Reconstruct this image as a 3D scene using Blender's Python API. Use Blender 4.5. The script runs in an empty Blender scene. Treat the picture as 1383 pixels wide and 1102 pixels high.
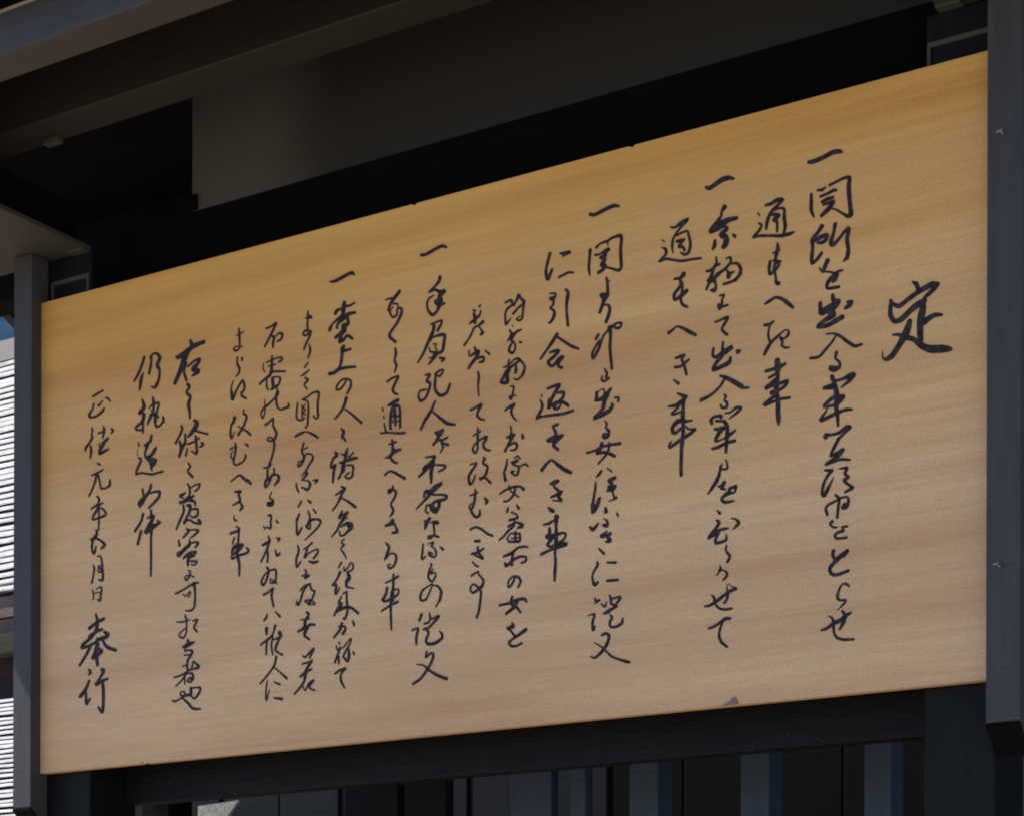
import bpy, bmesh, math, random
from mathutils import Vector, Matrix
random.seed(7)
S = bpy.context.scene
C = S.collection

# ------------------------------------------------------------------ camera
cam_d = bpy.data.cameras.new("camera"); cam = bpy.data.objects.new("camera", cam_d); C.objects.link(cam)
S.camera = cam
yaw, roll = math.radians(32.4241), math.radians(0.1533)
fw = Vector((-math.sin(yaw), math.cos(yaw), 0)); rt = Vector((math.cos(yaw), math.sin(yaw), 0)); up = Vector((0, 0, 1))
r2 = rt * math.cos(roll) + up * math.sin(roll); u2 = -rt * math.sin(roll) + up * math.cos(roll)
M = Matrix((r2, u2, -fw)).transposed().to_4x4(); M.translation = Vector((2.8972, -2.87026, 1.55438))
cam.matrix_world = M
cam_d.sensor_width = 36.0; cam_d.sensor_fit = 'HORIZONTAL'
cam_d.lens = 2800.0 / 1383.0 * 36.0
cam_d.shift_x = 0.0; cam_d.shift_y = (1430.0 - 551.0) / 1383.0      # the lens looks up past the level horizon
cam_d.clip_start = 0.05; cam_d.clip_end = 2000

# ------------------------------------------------------------------ sky and sun
SUN_TO = Vector((1.0, 0.25, -1.50)).normalized()                       # the way the light travels
w = bpy.data.worlds.new("World"); S.world = w; w.use_nodes = True
nt = w.node_tree; bg = nt.nodes['Background']
sky = nt.nodes.new('ShaderNodeTexSky'); sky.sky_type = 'NISHITA'; sky.sun_disc = False
sky.sun_elevation = math.asin(-SUN_TO.z); sky.sun_rotation = math.atan2(-SUN_TO.x, -SUN_TO.y)
sky.air_density = 0.7; sky.dust_density = 0.0; sky.ozone_density = 4.0; sky.altitude = 2000
nt.links.new(sky.outputs[0], bg.inputs[0]); bg.inputs[1].default_value = 0.108
sd = bpy.data.lights.new("sun", 'SUN'); sd.energy = 5.0; sd.angle = math.radians(0.5); sd.color = (1.0, 0.95, 0.88)
sun = bpy.data.objects.new("sun", sd); C.objects.link(sun)
sun.rotation_euler = SUN_TO.to_track_quat('-Z', 'Y').to_euler(); sun.location = (-8, -4, 12)
S.view_settings.view_transform = 'Standard'; S.view_settings.look = 'None'
S.view_settings.exposure = 1.52; S.view_settings.gamma = 1.0
S.cycles.filter_width = 2.0; S.cycles.max_bounces = 8; S.cycles.diffuse_bounces = 5

# ------------------------------------------------------------------ materials
def new_mat(name):
    m = bpy.data.materials.new(name); m.use_nodes = True
    return m, m.node_tree, m.node_tree.nodes['Principled BSDF']
def node(t, kind, **kw):
    n = t.nodes.new(kind)
    for k, v in kw.items():
        setattr(n, k, v)
    return n
def grain_mat(name, c1, c2, rough=0.6, stretch=(1.2, 14, 14), scale=6.0, bump=0.15, spec=0.22, fleck=0.0):
    """painted or bare timber: streaks along the local X of the texture space"""
    m, t, p = new_mat(name)
    tc = node(t, 'ShaderNodeTexCoord'); mp = node(t, 'ShaderNodeMapping'); mp.inputs['Scale'].default_value = stretch
    nz = node(t, 'ShaderNodeTexNoise'); nz.inputs['Scale'].default_value = scale; nz.inputs['Detail'].default_value = 6
    nz.inputs['Roughness'].default_value = 0.65
    rp = node(t, 'ShaderNodeValToRGB')
    rp.color_ramp.elements[0].position = 0.3; rp.color_ramp.elements[0].color = (*c1, 1)
    rp.color_ramp.elements[1].position = 0.72; rp.color_ramp.elements[1].color = (*c2, 1)
    t.links.new(tc.outputs['Object'], mp.inputs[0]); t.links.new(mp.outputs[0], nz.inputs['Vector'])
    t.links.new(nz.outputs['Fac'], rp.inputs[0])
    col = rp.outputs[0]
    if fleck:
        n2 = node(t, 'ShaderNodeTexNoise'); n2.inputs['Scale'].default_value = 260; n2.inputs['Detail'].default_value = 2
        t.links.new(tc.outputs['Object'], n2.inputs['Vector'])
        r2_ = node(t, 'ShaderNodeValToRGB'); r2_.color_ramp.elements[0].position = 0.72; r2_.color_ramp.elements[0].color = (0, 0, 0, 1)
        r2_.color_ramp.elements[1].position = 0.8; r2_.color_ramp.elements[1].color = (1, 1, 1, 1)
        t.links.new(n2.outputs['Fac'], r2_.inputs[0])
        mx = node(t, 'ShaderNodeMix', data_type='RGBA'); mx.inputs[7].default_value = (fleck, fleck, fleck * .95, 1)
        t.links.new(r2_.outputs[0], mx.inputs[0]); t.links.new(col, mx.inputs[6]); col = mx.outputs[2]
    t.links.new(col, p.inputs['Base Color'])
    bp = node(t, 'ShaderNodeBump'); bp.inputs['Strength'].default_value = bump; bp.inputs['Distance'].default_value = 0.002
    t.links.new(nz.outputs['Fac'], bp.inputs['Height']); t.links.new(bp.outputs[0], p.inputs['Normal'])
    p.inputs['Roughness'].default_value = rough; p.inputs['Specular IOR Level'].default_value = spec
    return m

VERT = (14, 14, 1.2)      # grain running up the piece
MAT = {}
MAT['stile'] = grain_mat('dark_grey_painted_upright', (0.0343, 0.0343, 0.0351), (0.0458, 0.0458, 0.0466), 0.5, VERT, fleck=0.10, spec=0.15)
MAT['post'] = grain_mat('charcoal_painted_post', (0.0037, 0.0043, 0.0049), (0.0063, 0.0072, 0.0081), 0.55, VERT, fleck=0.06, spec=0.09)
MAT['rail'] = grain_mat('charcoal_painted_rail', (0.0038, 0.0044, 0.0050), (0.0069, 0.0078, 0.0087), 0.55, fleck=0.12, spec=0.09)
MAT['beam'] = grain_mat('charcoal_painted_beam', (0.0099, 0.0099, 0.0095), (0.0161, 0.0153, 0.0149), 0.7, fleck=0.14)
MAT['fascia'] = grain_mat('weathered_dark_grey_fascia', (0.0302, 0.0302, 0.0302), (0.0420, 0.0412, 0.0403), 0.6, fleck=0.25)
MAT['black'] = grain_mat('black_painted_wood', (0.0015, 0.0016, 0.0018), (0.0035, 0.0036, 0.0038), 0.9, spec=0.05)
MAT['backwall'] = grain_mat('skylit_blue_black_wall_boards', (0.0035, 0.0050, 0.0080), (0.0060, 0.0085, 0.0130), 0.8, VERT, spec=0.09)
MAT['arm'] = grain_mat('sooty_grey_arm_timber', (0.0259, 0.0259, 0.0252), (0.0389, 0.0382, 0.0360), 0.7, (14, 1.2, 14))
def panel_mat():
    """dark stained board, with a soft patch of light painted in towards its open left end"""
    m, t, p = new_mat('light_patched_dark_panel')
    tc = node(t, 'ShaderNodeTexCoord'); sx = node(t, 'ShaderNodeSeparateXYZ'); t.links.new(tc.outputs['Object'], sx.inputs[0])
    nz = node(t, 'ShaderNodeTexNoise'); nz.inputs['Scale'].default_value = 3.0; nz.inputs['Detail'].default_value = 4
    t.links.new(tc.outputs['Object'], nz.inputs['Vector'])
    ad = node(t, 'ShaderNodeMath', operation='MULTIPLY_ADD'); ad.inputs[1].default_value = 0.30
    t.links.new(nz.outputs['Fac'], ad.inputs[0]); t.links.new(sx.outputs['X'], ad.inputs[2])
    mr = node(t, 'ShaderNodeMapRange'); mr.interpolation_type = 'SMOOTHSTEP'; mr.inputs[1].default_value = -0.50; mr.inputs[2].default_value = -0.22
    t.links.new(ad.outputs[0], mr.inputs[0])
    mx = node(t, 'ShaderNodeMix', data_type='RGBA'); mx.inputs[6].default_value = (0.062, 0.062, 0.058, 1); mx.inputs[7].default_value = (0.021, 0.022, 0.023, 1)  # paler left end: soft light put into the base colour
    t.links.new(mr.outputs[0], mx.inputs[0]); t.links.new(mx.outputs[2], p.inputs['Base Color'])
    p.inputs['Roughness'].default_value = 0.85; p.inputs['Specular IOR Level'].default_value = 0.15
    return m
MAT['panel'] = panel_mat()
MAT['picket'] = grain_mat('blue_grey_picket', (0.020, 0.032, 0.052), (0.030, 0.046, 0.074), 0.6, VERT)
MAT['sunlit_pale'] = grain_mat('pale_painted_sunlight', (0.16, 0.16, 0.15), (0.34, 0.33, 0.31), 0.9, (10, 10, 10), 10, 0.6)  # pale colour standing in for sunlight on the fascia edge and the patch
MAT['scuff'] = grain_mat('dull_brown_scuffed_fibre', (0.10, 0.085, 0.08), (0.19, 0.16, 0.15), 0.9, (10, 10, 10), 12, 0.4)
MAT['metal'] = grain_mat('dull_steel', (0.10, 0.10, 0.10), (0.2, 0.2, 0.19), 0.45, (8, 8, 8), 20, 0.1)
MAT['clip'] = grain_mat('dull_olive_metal_strip', (0.0280, 0.0320, 0.0256), (0.0520, 0.0544, 0.0464), 0.6, (8, 8, 8), 20, 0.1)
MAT['roofing'] = grain_mat('brown_roof_boards', (0.08, 0.07, 0.06), (0.15, 0.13, 0.11), 0.8)
MAT['shingle'] = grain_mat('sun_bleached_shingle', (0.45, 0.44, 0.43), (0.80, 0.78, 0.76), 0.8, (2.5, 20, 20), 5, 0.6)
MAT['under'] = grain_mat('dark_shingle_underlay', (0.010, 0.006, 0.008), (0.022, 0.014, 0.017), 0.9)
MAT['ridge'] = grain_mat('grey_brown_ridge_cover', (0.030, 0.026, 0.025), (0.055, 0.047, 0.045), 0.8)
MAT['eave_wood'] = grain_mat('weathered_eave_board', (0.05, 0.036, 0.036), (0.13, 0.095, 0.08), 0.8, scale=9)
MAT['gutter'] = grain_mat('mossy_dark_gutter', (0.012, 0.013, 0.006), (0.028, 0.027, 0.014), 0.9)

HEART = ((0.4301, 0.2172, 0.043), (0.52, 0.2881, 0.0645), (0.5677, 0.3245, 0.0809), (0.4352, 0.2172, 0.0447))
SAP = ((0.4069, 0.2458, 0.1379), (0.4773, 0.3308, 0.1909), (0.5203, 0.3694, 0.2191), (0.4285, 0.2473, 0.147))
def board_mat():
    m, t, p = new_mat('planed_cedar_board')
    tc = node(t, 'ShaderNodeTexCoord')
    mp = node(t, 'ShaderNodeMapping'); mp.inputs['Scale'].default_value = (0.45, 1, 6.5); mp.inputs['Rotation'].default_value = (0, math.radians(1.6), 0)
    t.links.new(tc.outputs['Object'], mp.inputs[0])
    n1 = node(t, 'ShaderNodeTexNoise'); n1.inputs['Scale'].default_value = 1.35; n1.inputs['Detail'].default_value = 5; n1.inputs['Distortion'].default_value = 0.35
    t.links.new(mp.outputs[0], n1.inputs['Vector'])
    mp2 = node(t, 'ShaderNodeMapping'); mp2.inputs['Scale'].default_value = (1.6, 1, 60); mp2.inputs['Rotation'].default_value = (0, math.radians(1.2), 0)
    t.links.new(tc.outputs['Object'], mp2.inputs[0])
    n2 = node(t, 'ShaderNodeTexNoise'); n2.inputs['Scale'].default_value = 2.2; n2.inputs['Detail'].default_value = 6; n2.inputs['Roughness'].default_value = 0.7
    t.links.new(mp2.outputs[0], n2.inputs['Vector'])
    # the plank runs from orange heartwood to paler sapwood across its width, with wandering bands between
    def ramp(cols):
        rp = node(t, 'ShaderNodeValToRGB'); e = rp.color_ramp.elements
        e[0].position = 0.30; e[0].color = (*cols[0], 1); e[1].position = 0.50; e[1].color = (*cols[1], 1)
        x = e.new(0.62); x.color = (*cols[2], 1); x = e.new(0.78); x.color = (*cols[3], 1)
        t.links.new(n1.outputs['Fac'], rp.inputs[0]); return rp
    heart = ramp(HEART); sap = ramp(SAP)
    sx = node(t, 'ShaderNodeSeparateXYZ'); t.links.new(tc.outputs['Object'], sx.inputs[0])
    n4 = node(t, 'ShaderNodeTexNoise'); n4.inputs['Scale'].default_value = 0.9; n4.inputs['Detail'].default_value = 3
    t.links.new(mp.outputs[0], n4.inputs['Vector'])
    ad = node(t, 'ShaderNodeMath', operation='MULTIPLY_ADD'); ad.inputs[1].default_value = 0.55; t.links.new(n4.outputs['Fac'], ad.inputs[0]); t.links.new(sx.outputs['Z'], ad.inputs[2])
    mr = node(t, 'ShaderNodeMapRange'); mr.interpolation_type = 'SMOOTHSTEP'; mr.inputs[1].default_value = 0.45; mr.inputs[2].default_value = 1.30
    t.links.new(ad.outputs[0], mr.inputs[0])
    rp = node(t, 'ShaderNodeMix', data_type='RGBA')
    t.links.new(mr.outputs[0], rp.inputs[0]); t.links.new(sap.outputs[0], rp.inputs[6]); t.links.new(heart.outputs[0], rp.inputs[7])
    r2_ = node(t, 'ShaderNodeValToRGB'); r2_.color_ramp.elements[0].position = 0.3; r2_.color_ramp.elements[0].color = (0.89, 0.875, 0.86, 1)
    r2_.color_ramp.elements[1].position = 0.65; r2_.color_ramp.elements[1].color = (1.04, 1.04, 1.04, 1)
    t.links.new(n2.outputs['Fac'], r2_.inputs[0])
    # pore-sized speckle of planed softwood
    n3 = node(t, 'ShaderNodeTexNoise'); n3.inputs['Scale'].default_value = 420; n3.inputs['Detail'].default_value = 3
    t.links.new(tc.outputs['Object'], n3.inputs['Vector'])
    r3 = node(t, 'ShaderNodeMapRange'); r3.inputs[1].default_value = 0.3; r3.inputs[2].default_value = 0.7; r3.inputs[3].default_value = 0.80; r3.inputs[4].default_value = 1.19
    t.links.new(n3.outputs['Fac'], r3.inputs[0])
    m1 = node(t, 'ShaderNodeMix', data_type='RGBA', blend_type='MULTIPLY'); m1.inputs[0].default_value = 1
    t.links.new(rp.outputs[2], m1.inputs[6]); t.links.new(r2_.outputs[0], m1.inputs[7])
    m2 = node(t, 'ShaderNodeMix', data_type='RGBA', blend_type='MULTIPLY'); m2.inputs[0].default_value = 1
    t.links.new(m1.outputs[2], m2.inputs[6]); t.links.new(r3.outputs[0], m2.inputs[7])
    # faint pink and green mottling, a few millimetres across
    n5 = node(t, 'ShaderNodeTexNoise'); n5.inputs['Scale'].default_value = 130; n5.inputs['Detail'].default_value = 4
    mp5 = node(t, 'ShaderNodeMapping'); mp5.inputs['Scale'].default_value = (0.5, 1, 1.2)
    t.links.new(tc.outputs['Object'], mp5.inputs[0]); t.links.new(mp5.outputs[0], n5.inputs['Vector'])
    r5 = node(t, 'ShaderNodeValToRGB'); r5.color_ramp.elements[0].position = 0.36; r5.color_ramp.elements[0].color = (1.0, 0.915, 0.885, 1)
    r5.color_ramp.elements[1].position = 0.64; r5.color_ramp.elements[1].color = (0.955, 1.0, 0.915, 1)
    t.links.new(n5.outputs['Fac'], r5.inputs[0])
    m3 = node(t, 'ShaderNodeMix', data_type='RGBA', blend_type='MULTIPLY'); m3.inputs[0].default_value = 1
    t.links.new(m2.outputs[2], m3.inputs[6]); t.links.new(r5.outputs[0], m3.inputs[7])
    t.links.new(m3.outputs[2], p.inputs['Base Color'])
    bp = node(t, 'ShaderNodeBump'); bp.inputs['Strength'].default_value = 0.12; bp.inputs['Distance'].default_value = 0.001
    t.links.new(n2.outputs['Fac'], bp.inputs['Height']); t.links.new(bp.outputs[0], p.inputs['Normal'])
    p.inputs['Roughness'].default_value = 0.62; p.inputs['Specular IOR Level'].default_value = 0.25
    return m
MAT['board'] = board_mat()
def ink_mat():
    m, t, p = new_mat('brushed_sumi_ink')
    tc = node(t, 'ShaderNodeTexCoord'); nz = node(t, 'ShaderNodeTexNoise'); nz.inputs['Scale'].default_value = 110; nz.inputs['Detail'].default_value = 5
    rp = node(t, 'ShaderNodeValToRGB'); rp.color_ramp.elements[0].position = 0.45; rp.color_ramp.elements[0].color = (0.011, 0.009, 0.012, 1)
    rp.color_ramp.elements[1].position = 0.75; rp.color_ramp.elements[1].color = (0.050, 0.038, 0.044, 1)
    t.links.new(tc.outputs['Object'], nz.inputs['Vector']); t.links.new(nz.outputs['Fac'], rp.inputs[0]); t.links.new(rp.outputs[0], p.inputs['Base Color'])
    p.inputs['Roughness'].default_value = 0.75; p.inputs['Specular IOR Level'].default_value = 0.2
    return m
MAT['ink'] = ink_mat()
def ground_mat():
    m, t, p = new_mat('raked_sandy_gravel')
    tc = node(t, 'ShaderNodeTexCoord'); nz = node(t, 'ShaderNodeTexNoise'); nz.inputs['Scale'].default_value = 40; nz.inputs['Detail'].default_value = 8
    rp = node(t, 'ShaderNodeValToRGB'); rp.color_ramp.elements[0].position = 0.3; rp.color_ramp.elements[0].color = (0.21, 0.168, 0.118, 1)
    rp.color_ramp.elements[1].position = 0.7; rp.color_ramp.elements[1].color = (0.30, 0.246, 0.182, 1)
    t.links.new(tc.outputs['Object'], nz.inputs['Vector']); t.links.new(nz.outputs['Fac'], rp.inputs[0]); t.links.new(rp.outputs[0], p.inputs['Base Color'])
    p.inputs['Roughness'].default_value = 0.95
    return m
MAT['ground'] = ground_mat()

# ------------------------------------------------------------------ builders
def link(name, me, mat=None, parent=None):
    o = bpy.data.objects.new(name, me); C.objects.link(o)
    if mat is not None and not me.materials: me.materials.append(MAT[mat])
    if parent is not None: o.parent = parent
    return o
def thing(name, label, cat, group=None, loc=(0, 0, 0)):
    o = bpy.data.objects.new(name, None); C.objects.link(o); o.location = loc
    o.empty_display_size = 0.1
    o['label'] = label; o['category'] = cat
    if group: o['group'] = group
    return o
def from_bm(name, bm, mat, parent=None, bevel=0.0):
    if bevel:
        bmesh.ops.bevel(bm, geom=list(bm.edges), offset=bevel, segments=1, affect='EDGES', profile=0.5)
    bmesh.ops.recalc_face_normals(bm, faces=bm.faces)
    me = bpy.data.meshes.new(name); bm.to_mesh(me); bm.free()
    return link(name, me, mat, parent)
def box(name, x0, x1, y0, y1, z0, z1, mat, parent=None, bevel=0.0015):
    """a squared timber; its origin stays at its own centre"""
    cx, cy, cz = (x0 + x1) / 2, (y0 + y1) / 2, (z0 + z1) / 2
    if parent is not None: px, py, pz = parent.location
    else: px = py = pz = 0
    bm = bmesh.new(); bmesh.ops.create_cube(bm, size=1.0)
    for v in bm.verts: v.co = Vector((v.co.x * (x1 - x0), v.co.y * (y1 - y0), v.co.z * (z1 - z0)))
    o = from_bm(name, bm, mat, parent, bevel); o.location = (cx - px, cy - py, cz - pz)
    return o
def prism(name, profile, x0, x1, mat, parent=None, bevel=0.0):
    """a (y, z) outline drawn out along x"""
    bm = bmesh.new()
    a = [bm.verts.new((x0, y, z)) for y, z in profile]; b = [bm.verts.new((x1, y, z)) for y, z in profile]
    n = len(profile)
    bm.faces.new(a); bm.faces.new(list(reversed(b)))
    for i in range(n): bm.faces.new((a[i], b[i], b[(i + 1) % n], a[(i + 1) % n]))
    return from_bm(name, bm, mat, parent, bevel)
def plate(name, pts, y0, y1, mat, parent=None):
    """an (x, z) outline given thickness in y"""
    bm = bmesh.new()
    a = [bm.verts.new((x, y0, z)) for x, z in pts]; b = [bm.verts.new((x, y1, z)) for x, z in pts]
    n = len(pts); bm.faces.new(a); bm.faces.new(list(reversed(b)))
    for i in range(n): bm.faces.new((a[i], b[i], b[(i + 1) % n], a[(i + 1) % n]))
    return from_bm(name, bm, mat, parent)

# ------------------------------------------------------------------ ground
bm = bmesh.new(); bmesh.ops.create_grid(bm, x_segments=2, y_segments=2, size=400)
g = from_bm('ground', bm, 'ground'); g['kind'] = 'structure'

# ------------------------------------------------------------------ the roofed frame
F = thing('roofed_sign_frame', 'dark roofed timber frame that holds the lettered wooden board', 'sign frame')
Z0, ZT = 2.10, 3.00           # lower and upper edge of the notice board
SX = [(-0.047, 0.0), (1.8855, 1.935)]
for a, b in SX:
    prism('stile', [(-0.0253, 2.034), (0.0190, 2.003 - 0.006), (0.0190, 3.088), (-0.0253, 3.088)], a, b, 'stile', F, 0.0006)
    prism('shaded_underside', [(-0.0253, 2.033), (0.0190, 1.996), (0.0190, 1.9905), (-0.0253, 2.0275)], a - 0.0004, b + 0.0004, 'black', F)  # black sliver paints the shade on the stile's sloped underside
# small bent nails in the right upright
for z, x in ((2.863, 1.9087), (2.253, 1.9060)):
    bm = bmesh.new()
    bmesh.ops.create_cone(bm, cap_ends=True, segments=8, radius1=0.0016, radius2=0.0016, depth=0.010, matrix=Matrix.Translation((x, -0.0295, z)) @ Matrix.Rotation(math.radians(90), 4, 'X'))
    bmesh.ops.create_cone(bm, cap_ends=True, segments=8, radius1=0.0018, radius2=0.0014, depth=0.008, matrix=Matrix.Translation((x - 0.003, -0.034, z + (0.002 if z > 2.5 else 0.003))) @ Matrix.Rotation(math.radians(75), 4, 'Y'))
    from_bm('nail', bm, 'metal', F)
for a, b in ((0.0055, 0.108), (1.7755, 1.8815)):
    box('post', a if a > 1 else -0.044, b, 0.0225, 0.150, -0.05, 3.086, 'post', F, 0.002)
    # narrow metal strap nailed round the head of the post
    st = box('strap', a + 0.003, b - 0.002, 0.0175, 0.0222, 3.036, 3.0435, 'clip', F, 0.0005)
    for xx in (a + 0.003, b - 0.007):
        box('strap', xx, xx + 0.005, 0.0172, 0.0220, 2.99, 3.0355, 'clip', F, 0.0005)
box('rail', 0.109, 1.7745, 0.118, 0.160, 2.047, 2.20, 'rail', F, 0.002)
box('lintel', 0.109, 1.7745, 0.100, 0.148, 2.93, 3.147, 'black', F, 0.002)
# arms that run forward over the posts and carry the outer beams
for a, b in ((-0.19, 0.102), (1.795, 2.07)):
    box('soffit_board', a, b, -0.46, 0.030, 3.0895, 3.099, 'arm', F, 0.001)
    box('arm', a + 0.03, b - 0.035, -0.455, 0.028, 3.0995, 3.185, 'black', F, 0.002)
    xe = b - 0.040 if b < 1 else a
    box('lit_end_plate', xe, xe + 0.038, 0.004, 0.0285, 3.0850, 3.0892, 'clip', F, 0.0005)  # paler plate stands in for the lit end of the arm's underside
box('purlin', -0.66, 2.60, -0.200, -0.125, 3.224, 3.345, 'beam', F, 0.002)
# small hardware under the purlin
box('bracket', 0.150, 0.186, -0.146, -0.130, 3.214, 3.2238, 'clip', F, 0.001)
fas = box('fascia', -0.70, 2.64, -0.450, -0.382, 3.199, 3.268, 'fascia', F, 0.0015)
box('glint_strip', -0.70, 2.64, -0.4525, -0.446, 3.2683, 3.2722, 'sunlit_pale', F, 0.0004)  # pale strip painted as the sun's glint along the fascia's top edge
# sheathing of the roof: front and rear slope
prism('roof', [(-0.50, 3.2700), (0.075, 3.600), (0.70, 3.300), (0.70, 3.325), (0.075, 3.630), (-0.50, 3.292)], -0.70, 2.64, 'black', F)
n = 14
for k in range(n):             # lapped boards on both slopes
    f0 = k / n; f1 = (k + 1) / n + 0.02
    for (ya, za, yb, zb) in ((-0.505, 3.294, 0.075, 3.632), (0.705, 3.327, 0.075, 3.632)):
        y0 = ya + (yb - ya) * f0; z0 = za + (zb - za) * f0; y1 = ya + (yb - ya) * f1; z1 = za + (zb - za) * f1
        prism('roof_board', [(y0, z0 + 0.002), (y1, z1 - 0.001), (y1, z1 + 0.006), (y0, z0 + 0.012)], -0.71, 2.65, 'roofing', F)
box('ridge_cap', -0.72, 2.66, 0.03, 0.12, 3.640, 3.675, 'roofing', F)
box('rear_purlin', -1.02, 2.96, 0.42, 0.50, 3.244, 3.36, 'black', F, 0.002)
box('rear_fascia', -0.70, 2.64, 0.63, 0.69, 3.285, 3.325, 'black', F)
for x0, x1 in ((-0.735, -0.7105), (2.651, 2.676)):
    prism('barge_board', [(-0.50, 3.23), (0.075, 3.55), (0.70, 3.25), (0.70, 3.35), (0.075, 3.665), (-0.50, 3.32)], x0, x1, 'beam', F)
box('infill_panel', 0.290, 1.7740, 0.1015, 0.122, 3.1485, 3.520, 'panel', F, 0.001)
box('corner_block', 0.255, 0.306, 0.094, 0.1005, 3.1480, 3.176, 'black', F, 0.001)

# ------------------------------------------------------------------ the notice board and its writing
B = thing('notice_board', 'long pale cedar board brushed with eighteen columns of black Japanese writing', 'sign', loc=(0, 0, Z0))
bm = bmesh.new()
# outline with the small chips along the edges
top = [(0.0, ZT), (0.0, Z0)]
out = [(0.0005, Z0), (0.255, Z0 + 0.0004), (0.262, Z0 + 0.005), (0.268, Z0), (1.884, Z0), (1.884, ZT),
       (1.30, ZT), (1.296, ZT - 0.003), (1.288, ZT), (0.88, ZT), (0.874, ZT - 0.003), (0.868, ZT), (0.0005, ZT)]
a = [bm.verts.new((x, 0.0, z - Z0)) for x, z in out]; b = [bm.verts.new((x, 0.0170, z - Z0)) for x, z in out]
bm.faces.new(a); bm.faces.new(list(reversed(b)))
for i in range(len(out)): bm.faces.new((a[i], b[i], b[(i + 1) % len(out)], a[(i + 1) % len(out)]))
from_bm('board', bm, 'board', B)
o = plate('scuff', [(1.455, 0.0002), (1.468, 0.0055), (1.4755, 0.0125), (1.480, 0.0105), (1.484, 0.0002)], -0.0012, -0.0002, 'scuff', B)
o['label'] = 'small grey scuff on the lower edge of the board'

def spline(P):
    """Catmull-Rom through (x, z, width)"""
    if len(P) == 2: Q = [P[0], [(P[0][k] + P[1][k]) / 2 for k in range(3)], P[1]]; return Q
    R = []
    E = [[2 * P[0][k] - P[1][k] for k in range(3)]] + P + [[2 * P[-1][k] - P[-2][k] for k in range(3)]]
    for i in range(1, len(E) - 2):
        for j in range(4):
            t = j / 4.0; q = []
            for k in range(3):
                p0, p1, p2, p3 = E[i - 1][k], E[i][k], E[i + 1][k], E[i + 2][k]
                ten = 0.42
                m1 = ten * (p2 - p0); m2 = ten * (p3 - p1)
                q.append((2 * t**3 - 3 * t**2 + 1) * p1 + (t**3 - 2 * t**2 + t) * m1 + (-2 * t**3 + 3 * t**2) * p2 + (t**3 - t**2) * m2)
            q[2] = max(q[2], 0.0008)
            R.append(q)
    R.append(list(P[-1]))
    return R
INK_W = 1.0
def brush_column(text):
    """one object for each character: strokes that share a height belong together"""
    st = []
    for s_ in text.split('/'):
        P = []
        for tok in s_.split():
            u, v, wd = tok.split(','); P.append([int(u) / 2000.0, int(v) / 2000.0, int(wd) / 10000.0])
        if len(P) > 1: st.append((max(p[1] for p in P), min(p[1] for p in P), P))
    st.sort(key=lambda q: -q[0])
    groups = []; low = None
    for hi, lo, P in st:
        if low is None or hi < low + 0.003: groups.append([]); low = lo
        groups[-1].append(P); low = min(low, lo)
    for g_ in groups: brush_character(g_)
def brush_character(strokes):
    bm = bmesh.new()
    for si, P in enumerate(strokes):
        Q = spline(P)
        # rounded brush ends
        def cap(p, q, sgn):
            d = Vector((p[0] - q[0], p[1] - q[1]));
            d = d.normalized() if d.length > 1e-7 else Vector((1, 0))
            return [[p[0] + d.x * p[2] * a_, p[1] + d.y * p[2] * a_, p[2] * b_] for a_, b_ in ((0.16, 0.93), (0.30, 0.72), (0.38, 0.38))]
        A = cap(Q[0], Q[1], 1); Z = cap(Q[-1], Q[-2], 1)
        Q = list(reversed(A)) + Q + Z
        yy = -0.0004 - 0.000016 * (si % 24)
        L, Rr = [], []
        for i, q in enumerate(Q):
            a_ = Q[max(0, i - 1)]; b_ = Q[min(len(Q) - 1, i + 1)]
            d = Vector((b_[0] - a_[0], b_[1] - a_[1]))
            d = d.normalized() if d.length > 1e-7 else Vector((1, 0))
            hw = q[2] * 0.5 * INK_W * (1 + random.uniform(-0.045, 0.045))
            y = yy - 0.0000015 * i
            L.append(bm.verts.new((q[0] - d.y * hw, y, q[1] + d.x * hw)))
            Rr.append(bm.verts.new((q[0] + d.y * hw, y, q[1] - d.x * hw)))
        for i in range(len(Q) - 1):
            bm.faces.new((L[i], Rr[i], Rr[i + 1], L[i + 1]))
        bm.faces.new((L[0], Rr[0], bm.verts.new(((L[0].co.x + Rr[0].co.x) / 2, yy, (L[0].co.z + Rr[0].co.z) / 2 + 0.0002))))
    for f in bm.faces:
        f.normal_update()
        if f.normal.y > 0: f.normal_flip()
    me = bpy.data.meshes.new('character'); bm.to_mesh(me); bm.free()
    return link('character', me, 'ink', B)
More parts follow.
